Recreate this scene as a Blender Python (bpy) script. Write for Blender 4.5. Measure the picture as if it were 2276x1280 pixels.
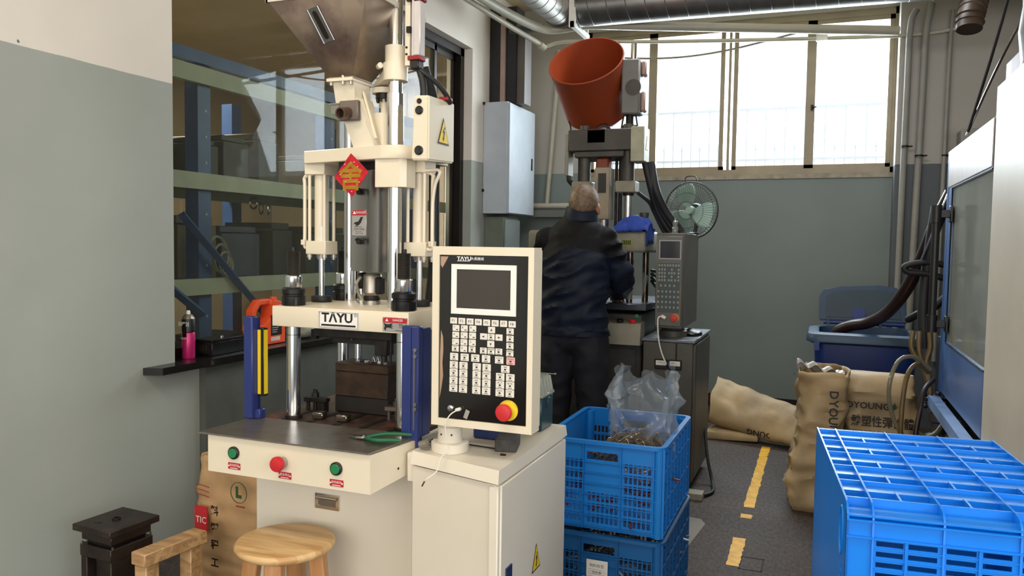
import bpy, bmesh, math, random
from math import sin, cos, pi, radians, sqrt
from mathutils import Vector, Matrix, noise
random.seed(7)
C = bpy.context.scene.collection
for o in list(bpy.data.objects): bpy.data.objects.remove(o)

# ---------------------------------------------------------------- camera, world, lights, exposure
F_PX, YAW, PITCH, ROLL = 1748.0, radians(21.5), radians(3.17), radians(-0.85)
f0 = Vector((-sin(YAW), cos(YAW), 0)); r0 = Vector((cos(YAW), sin(YAW), 0)); up = Vector((0, 0, 1))
fw = cos(PITCH)*f0 - sin(PITCH)*up; u2 = cos(PITCH)*up + sin(PITCH)*f0
rt = cos(ROLL)*r0 - sin(ROLL)*u2; u3 = cos(ROLL)*u2 + sin(ROLL)*r0
cam = bpy.data.objects.new('camera', bpy.data.cameras.new('camera')); C.objects.link(cam)
cam.data.sensor_width = 36.0; cam.data.sensor_fit = 'HORIZONTAL'; cam.data.lens = 36.0*F_PX/2276.0
cam.data.clip_start = 0.02; cam.data.clip_end = 300
cam.matrix_world = Matrix(((rt.x, u3.x, -fw.x, 0), (rt.y, u3.y, -fw.y, 0), (rt.z, u3.z, -fw.z, 1.3), (0, 0, 0, 1)))
bpy.context.scene.camera = cam

W = bpy.data.worlds.new('overcast_sky'); bpy.context.scene.world = W; W.use_nodes = True
bg = W.node_tree.nodes['Background']; bg.inputs[0].default_value = (0.93, 0.97, 1.0, 1); bg.inputs[1].default_value = 2.4
def area(name, loc, rot, sx, sy, power, col):
    l = bpy.data.lights.new(name, 'AREA'); l.shape = 'RECTANGLE'; l.size = sx; l.size_y = sy; l.energy = power; l.color = col
    o = bpy.data.objects.new(name, l); C.objects.link(o); o.location = loc; o.rotation_euler = rot; return o
# daylight from the open gate behind the photographer, an unseen fill added on the right, the back window, a fill added for the store room
area('gate_daylight', (0.2, -3.7, 1.9), (radians(90), 0, 0), 4.6, 2.8, 95, (1.0, 0.90, 0.78))
area('window_daylight', (-0.75, 6.95, 2.6), (radians(-62), 0, 0), 2.4, 1.2, 190, (0.88, 0.95, 1.0))
area('side_fill_light', (2.9, -1.1, 1.9), (0, radians(90), 0), 2.0, 4.2, 130, (0.93, 0.97, 1.0))
area('ceiling_lamp_light', (-0.9, 0.4, 3.2), (0, 0, 0), 1.6, 0.5, 34, (1.0, 0.93, 0.82))
area('rear_ceiling_lamp_light', (-0.4, 4.4, 3.25), (0, 0, 0), 1.6, 0.4, 30, (0.96, 0.97, 1.0))
area('store_room_fill_light', (-5.0, 4.0, 3.25), (0, 0, 0), 1.2, 0.5, 270, (1.0, 0.9, 0.74))
vs = bpy.context.scene.view_settings
bpy.context.scene.display_settings.display_device = 'sRGB'
vs.view_transform = 'Standard'; vs.look = 'None'; vs.gamma = 1.0; vs.exposure = 0.0; vs.use_curve_mapping = False

# ---------------------------------------------------------------- materials
def lin(c):
    if isinstance(c, str):
        c = [int(c[i:i+2], 16)/255 for i in (0, 2, 4)]
    return tuple(((v/12.92) if v <= .04045 else ((v+.055)/1.055)**2.4) for v in c[:3]) + (1,)
MATS = {}
def mat(name, col, rough=.5, metal=0.0, var=.06, vscale=8.0, bump=0.0, bscale=60.0, col2=None, c2thr=.55, c2scale=5.0, stretch=None, spec=None, coat=0, alpha=None, trans=0, ior=1.45, emit=None, estr=1, gen=False):
    """noise-varied painted / metal surface; col2 = stain or wear colour in patches"""
    if name in MATS: return MATS[name]
    m = bpy.data.materials.new(name); m.use_nodes = True; nt = m.node_tree; N = nt.nodes; L = nt.links
    b = N['Principled BSDF']; b.inputs['Roughness'].default_value = rough; b.inputs['Metallic'].default_value = metal
    if spec is not None: b.inputs['Specular IOR Level'].default_value = spec
    if coat: b.inputs['Coat Weight'].default_value = coat; b.inputs['Coat Roughness'].default_value = .08
    tc = N.new('ShaderNodeTexCoord'); src = tc.outputs['Object']
    if stretch:
        mp = N.new('ShaderNodeMapping'); mp.inputs['Scale'].default_value = stretch; L.new(src, mp.inputs[0]); src = mp.outputs[0]
    c = lin(col)
    n = N.new('ShaderNodeTexNoise'); n.inputs['Scale'].default_value = vscale; n.inputs['Detail'].default_value = 4; L.new(src, n.inputs['Vector'])
    r = N.new('ShaderNodeValToRGB'); r.color_ramp.elements[0].position = .3; r.color_ramp.elements[1].position = .7
    r.color_ramp.elements[0].color = tuple(max(0, v*(1-var*2)) for v in c[:3])+(1,)
    r.color_ramp.elements[1].color = tuple(min(1, v*(1+var)) for v in c[:3])+(1,)
    L.new(n.outputs['Fac'], r.inputs[0]); out = r.outputs[0]
    if col2 is not None:
        n2 = N.new('ShaderNodeTexNoise'); n2.inputs['Scale'].default_value = c2scale; n2.inputs['Detail'].default_value = 6; n2.inputs['Roughness'].default_value = .65
        L.new(src, n2.inputs['Vector'])
        r2 = N.new('ShaderNodeValToRGB'); r2.color_ramp.elements[0].position = c2thr; r2.color_ramp.elements[1].position = min(1, c2thr+.12)
        L.new(n2.outputs['Fac'], r2.inputs[0])
        mx = N.new('ShaderNodeMixRGB'); L.new(r2.outputs[0], mx.inputs[0]); L.new(out, mx.inputs[1]); mx.inputs[2].default_value = lin(col2); out = mx.outputs[0]
    L.new(out, b.inputs['Base Color'])
    if bump:
        nb = N.new('ShaderNodeTexNoise'); nb.inputs['Scale'].default_value = bscale; nb.inputs['Detail'].default_value = 3; L.new(src, nb.inputs['Vector'])
        bp = N.new('ShaderNodeBump'); bp.inputs['Strength'].default_value = bump; bp.inputs['Distance'].default_value = .004
        L.new(nb.outputs['Fac'], bp.inputs['Height']); L.new(bp.outputs[0], b.inputs['Normal'])
    if alpha is not None: b.inputs['Alpha'].default_value = alpha
    if trans: b.inputs['Transmission Weight'].default_value = trans; b.inputs['IOR'].default_value = ior
    if emit: b.inputs['Emission Color'].default_value = lin(emit); b.inputs['Emission Strength'].default_value = estr
    MATS[name] = m; return m
def glassy(name, tint, transp=.85, rough=.03, dirt=0.0, dirtcol='909088', ior=1.45, grain=6.0):
    """thin sheet: see-through with real Fresnel reflections and a film of dirt"""
    m = bpy.data.materials.new(name); m.use_nodes = True; nt = m.node_tree; N = nt.nodes; L = nt.links
    N.remove(N['Principled BSDF']); out = N['Material Output']
    tr = N.new('ShaderNodeBsdfTransparent'); tr.inputs[0].default_value = lin(tint)
    gl = N.new('ShaderNodeBsdfGlossy'); gl.inputs['Roughness'].default_value = rough
    fr = N.new('ShaderNodeFresnel'); fr.inputs[0].default_value = ior
    df = N.new('ShaderNodeBsdfDiffuse'); df.inputs[0].default_value = lin(dirtcol)
    tc = N.new('ShaderNodeTexCoord'); nz = N.new('ShaderNodeTexNoise'); nz.inputs['Scale'].default_value = grain; nz.inputs['Detail'].default_value = 5
    L.new(tc.outputs['Object'], nz.inputs['Vector'])
    mt = N.new('ShaderNodeMath'); mt.operation = 'MULTIPLY_ADD'; mt.inputs[1].default_value = dirt*1.2; mt.inputs[2].default_value = (1-transp)-dirt*.6; mt.use_clamp = True
    L.new(nz.outputs['Fac'], mt.inputs[0])
    ge = N.new('ShaderNodeNewGeometry'); inv = N.new('ShaderNodeMath'); inv.operation = 'SUBTRACT'; inv.inputs[0].default_value = 1; L.new(ge.outputs['Backfacing'], inv.inputs[1])
    fm_ = N.new('ShaderNodeMath'); fm_.operation = 'MULTIPLY'; L.new(fr.outputs[0], fm_.inputs[0]); L.new(inv.outputs[0], fm_.inputs[1])
    a = N.new('ShaderNodeMixShader'); L.new(mt.outputs[0], a.inputs[0]); L.new(tr.outputs[0], a.inputs[1]); L.new(df.outputs[0], a.inputs[2])
    b = N.new('ShaderNodeMixShader'); L.new(fm_.outputs[0], b.inputs[0]); L.new(a.outputs[0], b.inputs[1]); L.new(gl.outputs[0], b.inputs[2])
    L.new(b.outputs[0], out.inputs[0]); MATS[name] = m; return m
def wallmat(name, upper, lower, z, wob=.006):
    """two-tone painted plaster, the colour line is the painter's edge at height z"""
    m = bpy.data.materials.new(name); m.use_nodes = True; nt = m.node_tree; N = nt.nodes; L = nt.links
    b = N['Principled BSDF']; b.inputs['Roughness'].default_value = .62; b.inputs['Specular IOR Level'].default_value = .3
    tc = N.new('ShaderNodeTexCoord'); sp = N.new('ShaderNodeSeparateXYZ'); L.new(tc.outputs['Object'], sp.inputs[0])
    n = N.new('ShaderNodeTexNoise'); n.inputs['Scale'].default_value = 9; n.inputs['Detail'].default_value = 5; L.new(tc.outputs['Object'], n.inputs['Vector'])
    ma = N.new('ShaderNodeMath'); ma.operation = 'MULTIPLY_ADD'; ma.inputs[1].default_value = wob*4; L.new(n.outputs['Fac'], ma.inputs[0]); L.new(sp.outputs['Z'], ma.inputs[2])
    gt = N.new('ShaderNodeMath'); gt.operation = 'GREATER_THAN'; gt.inputs[1].default_value = z+wob*2; L.new(ma.outputs[0], gt.inputs[0])
    def tone(col, sc, v):
        nn = N.new('ShaderNodeTexNoise'); nn.inputs['Scale'].default_value = sc; nn.inputs['Detail'].default_value = 6; L.new(tc.outputs['Object'], nn.inputs['Vector'])
        r = N.new('ShaderNodeValToRGB'); c = lin(col); r.color_ramp.elements[0].position = .3; r.color_ramp.elements[1].position = .75
        r.color_ramp.elements[0].color = tuple(x*(1-v) for x in c[:3])+(1,); r.color_ramp.elements[1].color = tuple(min(1, x*(1+v*.4)) for x in c[:3])+(1,)
        L.new(nn.outputs['Fac'], r.inputs[0]); return r.outputs[0]
    mx = N.new('ShaderNodeMixRGB'); L.new(gt.outputs[0], mx.inputs[0]); L.new(tone(lower, 1.7, .10), mx.inputs[1]); L.new(tone(upper, 2.2, .07), mx.inputs[2])
    # a few chipped spots
    vo = N.new('ShaderNodeTexNoise'); vo.inputs['Scale'].default_value = 14; vo.inputs['Detail'].default_value = 2; L.new(tc.outputs['Object'], vo.inputs['Vector'])
    vr = N.new('ShaderNodeValToRGB'); vr.color_ramp.elements[0].position = .79; vr.color_ramp.elements[1].position = .80; L.new(vo.outputs['Fac'], vr.inputs[0])
    m2 = N.new('ShaderNodeMixRGB'); L.new(vr.outputs[0], m2.inputs[0]); L.new(mx.outputs[0], m2.inputs[1]); m2.inputs[2].default_value = lin('6a6a64'); L.new(m2.outputs[0], b.inputs['Base Color'])
    nb = N.new('ShaderNodeTexNoise'); nb.inputs['Scale'].default_value = 5; nb.inputs['Detail'].default_value = 8; L.new(tc.outputs['Object'], nb.inputs['Vector'])
    bp = N.new('ShaderNodeBump'); bp.inputs['Strength'].default_value = .25; bp.inputs['Distance'].default_value = .01; L.new(nb.outputs['Fac'], bp.inputs['Height']); L.new(bp.outputs[0], b.inputs['Normal'])
    MATS[name] = m; return m
def woodmat(name, a, bcol, scale=(1, 1, 1), wscale=18.0, rough=.42):
    m = bpy.data.materials.new(name); m.use_nodes = True; nt = m.node_tree; N = nt.nodes; L = nt.links
    b = N['Principled BSDF']; b.inputs['Roughness'].default_value = rough
    tc = N.new('ShaderNodeTexCoord'); mp = N.new('ShaderNodeMapping'); mp.inputs['Scale'].default_value = scale; L.new(tc.outputs['Object'], mp.inputs[0])
    w = N.new('ShaderNodeTexNoise'); w.inputs['Scale'].default_value = wscale; w.inputs['Detail'].default_value = 5; w.inputs['Distortion'].default_value = .6
    L.new(mp.outputs[0], w.inputs['Vector'])
    r = N.new('ShaderNodeValToRGB'); r.color_ramp.elements[0].position = .38; r.color_ramp.elements[1].position = .62
    r.color_ramp.elements[0].color = lin(a); r.color_ramp.elements[1].color = lin(bcol); L.new(w.outputs['Fac'], r.inputs[0]); L.new(r.outputs[0], b.inputs['Base Color'])
    MATS[name] = m; return m

WHITE = mat('cream_machine_paint', 'dfd3bb', .33, var=.03, vscale=3, bump=.05, bscale=30, col2='cdbfa4', c2thr=.66, c2scale=3)
WHITE2 = mat('white_sheet_metal_paint', 'dbd2c1', .36, var=.03, vscale=2, col2='c9c0b0', c2thr=.68, c2scale=2)
CHROME = mat('chrome', 'd8d8d8', .14, 1.0, var=.02)
STEEL = mat('brushed_steel', '9a9794', .32, 1.0, var=.08, vscale=20, stretch=(1, 1, .1))
HOPST = mat('hopper_sheet_steel', 'a5927f', .42, .65, var=.08, vscale=5, col2='7d6a62', c2thr=.5, c2scale=3)
TABST = mat('scratched_table_steel', '8d867d', .30, .7, var=.1, vscale=25, bump=.06, bscale=90, col2='6a645e', c2thr=.55, c2scale=6)
DARK = mat('blackened_steel', '2b2725', .5, .6, var=.2, vscale=30, bump=.2)
BLACKP = mat('black_plastic', '141414', .4, var=.1)
BLACKG = mat('glossy_black_film', '120c0a', .12, var=.1, coat=.5)
RUBBER = mat('black_rubber', '17181a', .55, var=.2)
RUSTY = mat('rusty_mould_steel', '43301f', .62, .35, var=.3, vscale=16, bump=.3, bscale=50, col2='2a2422', c2thr=.5, c2scale=9)
BEDST = mat('greasy_bed_steel', '4c3830', .5, .4, var=.3, vscale=14, bump=.2, col2='7a3d26', c2thr=.6, c2scale=7)
NAVYP = mat('navy_guard_paint', '23306b', .38, var=.06)
RED = mat('red_plastic', 'c6262b', .4, var=.04)
GREENB = mat('green_button_plastic', '1f7a48', .35, var=.05)
YELLOW = mat('yellow_plastic', 'e3c21f', .45, var=.05)
REDS = mat('red_sign_print', 'b3202c', .35, var=.05)
SIGN = mat('aluminium_sign_plate', 'b5b0ac', .3, .6, var=.05)
WSIGN = mat('white_sign_print', 'e8e4dc', .4, var=.03)
KEYW = mat('ivory_key', 'dcd6ca', .42, var=.03)
INK = mat('black_ink', '111111', .5, var=.05)
INKW = mat('white_ink', 'e9e6e0', .5, var=.02)
CRATE = mat('blue_crate_plastic', '0d76c6', .38, var=.06, vscale=4, spec=.5)
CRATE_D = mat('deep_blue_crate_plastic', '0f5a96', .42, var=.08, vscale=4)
CRATE_B = mat('bright_blue_crate_plastic', '007ce4', .34, var=.04, vscale=4)
KRAFT = mat('kraft_paper', 'b8946a', .72, var=.12, vscale=6, bump=.5, bscale=22)
KRAFT2 = mat('tan_woven_sack', 'b59c74', .55, var=.16, vscale=5, bump=1.0, bscale=9)
OLDM = mat('old_grey_machine_paint', '45423e', .5, .15, var=.15, vscale=9, bump=.15, col2='353230', c2thr=.55, c2scale=6)
OLDL = mat('old_light_machine_paint', '8d897a', .5, var=.12, vscale=9, col2='6d6a5e', c2thr=.6, c2scale=12)
CTRL = mat('old_grey_cabinet_paint', '524f48', .45, .0, var=.12, vscale=6, bump=.08, col2='3c3a38', c2thr=.6, c2scale=4)
JACKET = mat('navy_nylon_jacket', '0f182a', .6, spec=.25, var=.12, vscale=10, bump=.25, bscale=35)
JACKETY = mat('charcoal_jacket_yoke', '101115', .65, spec=.2, var=.12, vscale=10, bump=.2)
TROUS = mat('black_trouser_cloth', '141420', .75, var=.2, vscale=12)
SKIN = mat('skin', 'a5735a', .45, var=.08, vscale=20)
HAIR = mat('cropped_grey_hair', '75604c', .5, var=.25, vscale=60, bump=.3, bscale=300)
FRAMEB = mat('beige_window_frame', '9b8e76', .45, var=.08, vscale=6)
SILLM = mat('black_slate_sill', '1c1a19', .28, var=.2, vscale=12, col2='4a4744', c2thr=.62, c2scale=12)
GALV = mat('galvanised_duct_steel', '8c8c8c', .34, .9, var=.12, vscale=9)
PIPEW = mat('white_pvc_pipe', 'b9b4a2', .4, var=.05)
PIPEG = mat('painted_wall_pipe', '8f8d86', .5, var=.06)

# ---------------------------------------------------------------- mesh helpers
ORI = {}
class MB:
    def __init__(s): s.bm = bmesh.new()
    def _tag(s, vs, smooth):
        if smooth:
            for v in vs:
                for f in v.link_faces: f.smooth = True
    def box(s, x0, x1, y0, y1, z0, z1, bev=0, seg=1, M=None):
        r = bmesh.ops.create_cube(s.bm, size=1); vs = r['verts']
        for v in vs: v.co = Vector(((x0+x1)/2+v.co.x*(x1-x0), (y0+y1)/2+v.co.y*(y1-y0), (z0+z1)/2+v.co.z*(z1-z0)))
        if bev:
            es = list({e for v in vs for e in v.link_edges})
            rr = bmesh.ops.bevel(s.bm, geom=es, offset=bev, segments=seg, affect='EDGES', profile=.5); vs = list({v for f in rr['faces'] for v in f.verts} | {v for v in vs if v.is_valid})
        if M is not None:
            for v in vs: v.co = M @ v.co
        return s
    def cbox(s, c, sz, rot=None, bev=0):
        M = Matrix.Translation(c) @ (rot.to_4x4() if rot is not None else Matrix())
        return s.box(-sz[0]/2, sz[0]/2, -sz[1]/2, sz[1]/2, -sz[2]/2, sz[2]/2, bev, 1, M)
    def hexa(s, pts):   # 8 points: bottom 4 ccw, top 4 ccw
        v = [s.bm.verts.new(p) for p in pts]
        for f in ((3, 2, 1, 0), (4, 5, 6, 7), (0, 1, 5, 4), (1, 2, 6, 5), (2, 3, 7, 6), (3, 0, 4, 7)): s.bm.faces.new([v[i] for i in f])
        return s
    def poly(s, pts, d):  # extruded polygon: pts 3D coplanar list, d = extrusion vector
        d = Vector(d); a = [s.bm.verts.new(p) for p in pts]; b = [s.bm.verts.new(Vector(p)+d) for p in pts]; n = len(pts)
        s.bm.faces.new(a[::-1]); s.bm.faces.new(b)
        for i in range(n): s.bm.faces.new((a[i], a[(i+1) % n], b[(i+1) % n], b[i]))
        return s
    def cyl(s, p0, p1, r0, r1=None, seg=20, caps=True, smooth=True):
        r1 = r0 if r1 is None else r1; p0 = Vector(p0); p1 = Vector(p1); ax = (p1-p0).normalized()
        t = Vector((0, 0, 1)) if abs(ax.z) < .9 else Vector((1, 0, 0)); e1 = ax.cross(t).normalized(); e2 = ax.cross(e1)
        A = []; B = []
        for i in range(seg):
            a = 2*pi*i/seg; d = e1*cos(a)+e2*sin(a); A.append(s.bm.verts.new(p0+d*r0)); B.append(s.bm.verts.new(p1+d*r1))
        for i in range(seg):
            f = s.bm.faces.new((A[i], B[i], B[(i+1) % seg], A[(i+1) % seg])); f.smooth = smooth
        if caps: s.bm.faces.new(A); s.bm.faces.new(B[::-1])
        return s
    def lathe(s, prof, o, ax=(0, 0, 1), seg=28, smooth=True, closed=False):
        o = Vector(o); ax = Vector(ax).normalized(); t = Vector((0, 0, 1)) if abs(ax.z) < .9 else Vector((1, 0, 0)); e1 = ax.cross(t).normalized(); e2 = ax.cross(e1)
        rings = []
        for r, h in prof:
            if r < 1e-6: rings.append([s.bm.verts.new(o+ax*h)])
            else: rings.append([s.bm.verts.new(o+ax*h+(e1*cos(2*pi*i/seg)+e2*sin(2*pi*i/seg))*r) for i in range(seg)])
        pairs = list(zip(rings, rings[1:])) + ([(rings[-1], rings[0])] if closed else [])
        for A, B in pairs:
            for i in range(seg):
                j = (i+1) % seg
                if len(A) == 1 and len(B) == 1: break
                if len(A) == 1: f = s.bm.faces.new((A[0], B[i], B[j]))
                elif len(B) == 1: f = s.bm.faces.new((A[i], B[0], A[j]))
                else: f = s.bm.faces.new((A[i], B[i], B[j], A[j]))
                f.smooth = smooth
        return s
    def tube(s, pts, r, seg=10, sub=6, caps=True):
        P = [Vector(p) for p in pts]
        if len(P) > 2 and sub > 1:   # catmull-rom
            Q = []; E = [2*P[0]-P[1]] + P + [2*P[-1]-P[-2]]
            for i in range(1, len(E)-2):
                for k in range(sub):
                    t = k/sub; a, b, c, d = E[i-1], E[i], E[i+1], E[i+2]
                    Q.append(.5*((2*b)+(c-a)*t+(2*a-5*b+4*c-d)*t*t+(-a+3*b-3*c+d)*t*t*t))
            Q.append(P[-1]); P = Q
        n = len(P); rr = r if callable(r) else (lambda t: r); prev = None; rings = []
        for i, p in enumerate(P):
            tg = (P[min(i+1, n-1)]-P[max(i-1, 0)]).normalized()
            if prev is None:
                t = Vector((0, 0, 1)) if abs(tg.z) < .9 else Vector((1, 0, 0)); e1 = tg.cross(t).normalized()
            else: e1 = (prev-tg*prev.dot(tg)).normalized()
            prev = e1; e2 = tg.cross(e1); R = rr(i/(n-1))
            rings.append([s.bm.verts.new(p+(e1*cos(2*pi*k/seg)+e2*sin(2*pi*k/seg))*R) for k in range(seg)])
        for A, B in zip(rings, rings[1:]):
            for i in range(seg):
                f = s.bm.faces.new((A[i], A[(i+1) % seg], B[(i+1) % seg], B[i])); f.smooth = True
        if caps: s.bm.faces.new(rings[0][::-1]); s.bm.faces.new(rings[-1])
        return s
    def ell(s, c, r, seg=20, rings=12, rot=None):
        q = bmesh.ops.create_uvsphere(s.bm, u_segments=seg, v_segments=rings, radius=1); R = rot.to_4x4() if rot is not None else Matrix()
        for v in q['verts']:
            v.co = Vector(c) + (R @ Vector((v.co.x*r[0], v.co.y*r[1], v.co.z*r[2])))
            for f in v.link_faces: f.smooth = True
        return s
    def sheet(s, fn, nu, nv, thick=0, smooth=True):
        g = [[s.bm.verts.new(fn(u/nu, v/nv)) for v in range(nv+1)] for u in range(nu+1)]
        for i in range(nu):
            for j in range(nv):
                f = s.bm.faces.new((g[i][j], g[i+1][j], g[i+1][j+1], g[i][j+1])); f.smooth = smooth
        return s
    def holes(s, O, U, V, N, w, h, rects, t):
        """plate in the plane O+uU+vV of size w x h and thickness t along N, with rectangular holes"""
        O = Vector(O); U = Vector(U); V = Vector(V); N = Vector(N)*t
        us = sorted({0, w} | {round(x, 5) for r in rects for x in (r[0], r[1])}); vs_ = sorted({0, h} | {round(x, 5) for r in rects for x in (r[2], r[3])})
        hole = lambda u, v: any(r[0]-1e-5 < u < r[1]+1e-5 and r[2]-1e-5 < v < r[3]+1e-5 for r in rects)
        nu, nv = len(us)-1, len(vs_)-1; S = [[not hole((us[i]+us[i+1])/2, (vs_[j]+vs_[j+1])/2) for j in range(nv)] for i in range(nu)]
        cache = {}
        def vt(i, j, k):
            if (i, j, k) not in cache: cache[(i, j, k)] = s.bm.verts.new(O+U*us[i]+V*vs_[j]+N*k)
            return cache[(i, j, k)]
        g = lambda i, j: 0 <= i < nu and 0 <= j < nv and S[i][j]
        for i in range(nu):
            for j in range(nv):
                if not S[i][j]: continue
                s.bm.faces.new((vt(i, j, 1), vt(i+1, j, 1), vt(i+1, j+1, 1), vt(i, j+1, 1))); s.bm.faces.new((vt(i, j, 0), vt(i, j+1, 0), vt(i+1, j+1, 0), vt(i+1, j, 0)))
                for (di, dj, a, b) in ((-1, 0, (i, j), (i, j+1)), (1, 0, (i+1, j+1), (i+1, j)), (0, -1, (i+1, j), (i, j)), (0, 1, (i, j+1), (i+1, j+1))):
                    if not g(i+di, j+dj): s.bm.faces.new((vt(*a, 0), vt(*a, 1), vt(*b, 1), vt(*b, 0)))
        return s
    def merge(s, mesh, M=None):
        n0 = len(s.bm.verts); s.bm.from_mesh(mesh); s.bm.verts.ensure_lookup_table()
        if M is not None:
            for v in s.bm.verts[n0:]: v.co = M @ v.co
        return s
def build(name, mb, material, parent=None, smooth_angle=None):
    me = bpy.data.meshes.new(name); off = ORI.get(parent.name, Vector((0, 0, 0))) if parent else Vector((0, 0, 0))
    bmesh.ops.recalc_face_normals(mb.bm, faces=mb.bm.faces[:])
    for v in mb.bm.verts: v.co -= off
    mb.bm.to_mesh(me); mb.bm.free(); me.materials.append(material); me.set_sharp_from_angle(angle=radians(38))
    o = bpy.data.objects.new(name, me); C.objects.link(o)
    if parent: o.parent = parent; ORI[o.name] = off
    return o
def thing(name, label, cat, loc, group=None):
    o = bpy.data.objects.new(name, None); C.objects.link(o); o.location = loc; o.empty_display_size = .1
    o['label'] = label; o['category'] = cat; ORI[o.name] = Vector(loc)
    if group: o['group'] = group
    return o
def tag(o, label, cat, group=None):
    o['label'] = label; o['category'] = cat
    if group: o['group'] = group
    return o
def lab(o, label): o['label'] = label; return o
def struct(name, mb, m, parent=None):
    o = build(name, mb, m, parent)
    if parent is None: o['kind'] = 'structure'
    return o
def box(name, m, parent, *a, **k): return build(name, MB().box(*a, **k), m, parent)
FR = {'-y': Matrix(((1, 0, 0), (0, 0, -1), (0, 1, 0))), '+x': Matrix(((0, 0, 1), (1, 0, 0), (0, 1, 0))), '+z': Matrix(((1, 0, 0), (0, 1, 0), (0, 0, 1)))}
def textmesh(s, size, bold=0):
    c = bpy.data.curves.new('t', 'FONT'); c.body = s; c.size = size; c.align_x = 'CENTER'; c.align_y = 'CENTER'; c.resolution_u = 2; c.offset = bold
    o = bpy.data.objects.new('t', c); C.objects.link(o); dg = bpy.context.evaluated_depsgraph_get(); dg.update()
    me = bpy.data.meshes.new_from_object(o.evaluated_get(dg)); bpy.data.objects.remove(o); bpy.data.curves.remove(c); return me
def write(mb, s, size, loc, facing='-y', bold=0, sx=1, roll=0, R=None):
    me = textmesh(s, size, bold); Rm = (R if R is not None else FR[facing]).to_4x4()
    M = Matrix.Translation(loc) @ Rm @ Matrix.Rotation(roll, 4, 'Z') @ Matrix.Diagonal((sx, 1, 1, 1))
    mb.merge(me, M); bpy.data.meshes.remove(me); return mb
def remesh(mb, voxel, smooth=6):
    me = bpy.data.meshes.new('tmp'); mb.bm.to_mesh(me); mb.bm.free(); o = bpy.data.objects.new('tmp', me); C.objects.link(o)
    r = o.modifiers.new('r', 'REMESH'); r.mode = 'VOXEL'; r.voxel_size = voxel; r.use_smooth_shade = True
    sm = o.modifiers.new('s', 'SMOOTH'); sm.factor = .5; sm.iterations = smooth
    dg = bpy.context.evaluated_depsgraph_get(); dg.update(); m2 = bpy.data.meshes.new_from_object(o.evaluated_get(dg)); bpy.data.objects.remove(o); bpy.data.meshes.remove(me)
    out = MB(); out.merge(m2); bpy.data.meshes.remove(m2)
    for f in out.bm.faces: f.smooth = True
    return out
def crumple(mb, amp, scale, seed=0, ridged=False):
    for v in mb.bm.verts:
        p = v.co*scale + Vector((seed, seed*.7, seed*1.3)); n = noise.noise_vector(p)
        if ridged: q = 1-abs(noise.noise(p*1.0))*2.2; v.co += v.normal*amp*q if v.normal.length > .1 else n*amp
        else: v.co += n*amp
    return mb
def cap(mb, p0, p1, r0, r1, n=6):   # tapered capsule made of spheres + cone, for remeshing
    mb.cyl(p0, p1, r0, r1, 16); mb.ell(p0, (r0, r0, r0), 16, 10); mb.ell(p1, (r1, r1, r1), 16, 10); return mb
def copytree(o, parent=None):
    c = o.copy(); C.objects.link(c); c.parent = parent
    for ch in o.children: copytree(ch, c)
    return c

# ---------------------------------------------------------------- setting
FLOORM = mat('dark_speckled_floor', '3f3631', .75, var=.12, vscale=3, bump=.12, bscale=200)
def floor_nodes():
    m = FLOORM; nt = m.node_tree; N = nt.nodes; L = nt.links; b = N['Principled BSDF']; old = b.inputs['Base Color'].links[0].from_socket
    tc = N.new('ShaderNodeTexCoord'); n = N.new('ShaderNodeTexNoise'); n.inputs['Scale'].default_value = 70; n.inputs['Detail'].default_value = 4; n.inputs['Roughness'].default_value = .8
    mp = N.new('ShaderNodeMapping'); mp.inputs['Scale'].default_value = (1, .45, 1); L.new(tc.outputs['Object'], mp.inputs[0]); L.new(mp.outputs[0], n.inputs['Vector'])
    r = N.new('ShaderNodeValToRGB'); r.color_ramp.elements[0].position = .42; r.color_ramp.elements[1].position = .64; r.color_ramp.elements[0].color = lin('241d1a'); r.color_ramp.elements[1].color = lin('5e4f45')
    L.new(n.outputs['Fac'], r.inputs[0]); mx = N.new('ShaderNodeMixRGB'); mx.inputs[0].default_value = .62; L.new(old, mx.inputs[1]); L.new(r.outputs[0], mx.inputs[2]); L.new(mx.outputs[0], b.inputs['Base Color'])
floor_nodes()
XW, YB, ZC = -2.56, 6.6, 3.35
flo = struct('floor', MB().box(-7.2, 3.2, -4.2, 9.0, -.12, 0), FLOORM)
hb = MB()
for a in ((-.277, -.271, 3.25, 3.39), (-.19, -.184, 3.25, 3.39), (-.277, -.184, 3.25, 3.256), (-.277, -.184, 3.384, 3.39)): hb.box(a[0], a[1], a[2], a[3], -.002, .0012)
build('hatch_joint', hb, mat('dark_joint', '1a1718', .8), flo)
WALLL = wallmat('two_tone_left_wall_paint', 'e8dfd3', 'a6aaa2', 1.95, .0015)
WALLB = wallmat('two_tone_back_wall_paint', 'b3afa5', '7f8987', 1.925, .002)
WALLP = wallmat('two_tone_pillar_paint', 'aaa59d', '5c6165', 1.925, .002)
STORE = mat('store_room_plaster', '9c8f78', .8, var=.08, vscale=2)
y0, y1, z0, z1 = 2.58, 5.60, .77, 2.80
lw = MB(); lw.box(-2.78, XW, -4.2, y0, 0, ZC); lw.box(-2.78, XW, y1, YB+.25, 0, ZC); lw.box(-2.78, XW, y0, y1, 0, z0); lw.box(-2.78, XW, y0, y1, z1, ZC)
wall_left = struct('wall_left', lw, WALLL)
bx0, bx1, bz0, bz1 = -1.95, .50, 1.885, 3.12
bw = MB(); bw.box(-2.56, bx0, YB, YB+.25, 0, ZC); bw.box(bx1, 3.2, YB, YB+.25, 0, ZC); bw.box(bx0, bx1, YB, YB+.25, 0, bz0); bw.box(bx0, bx1, YB, YB+.25, bz1, ZC)
struct('wall_back', bw, WALLB)
struct('trim_1', MB().box(.47, 1.9, 6.42, YB, 0, ZC), WALLP)
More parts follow.
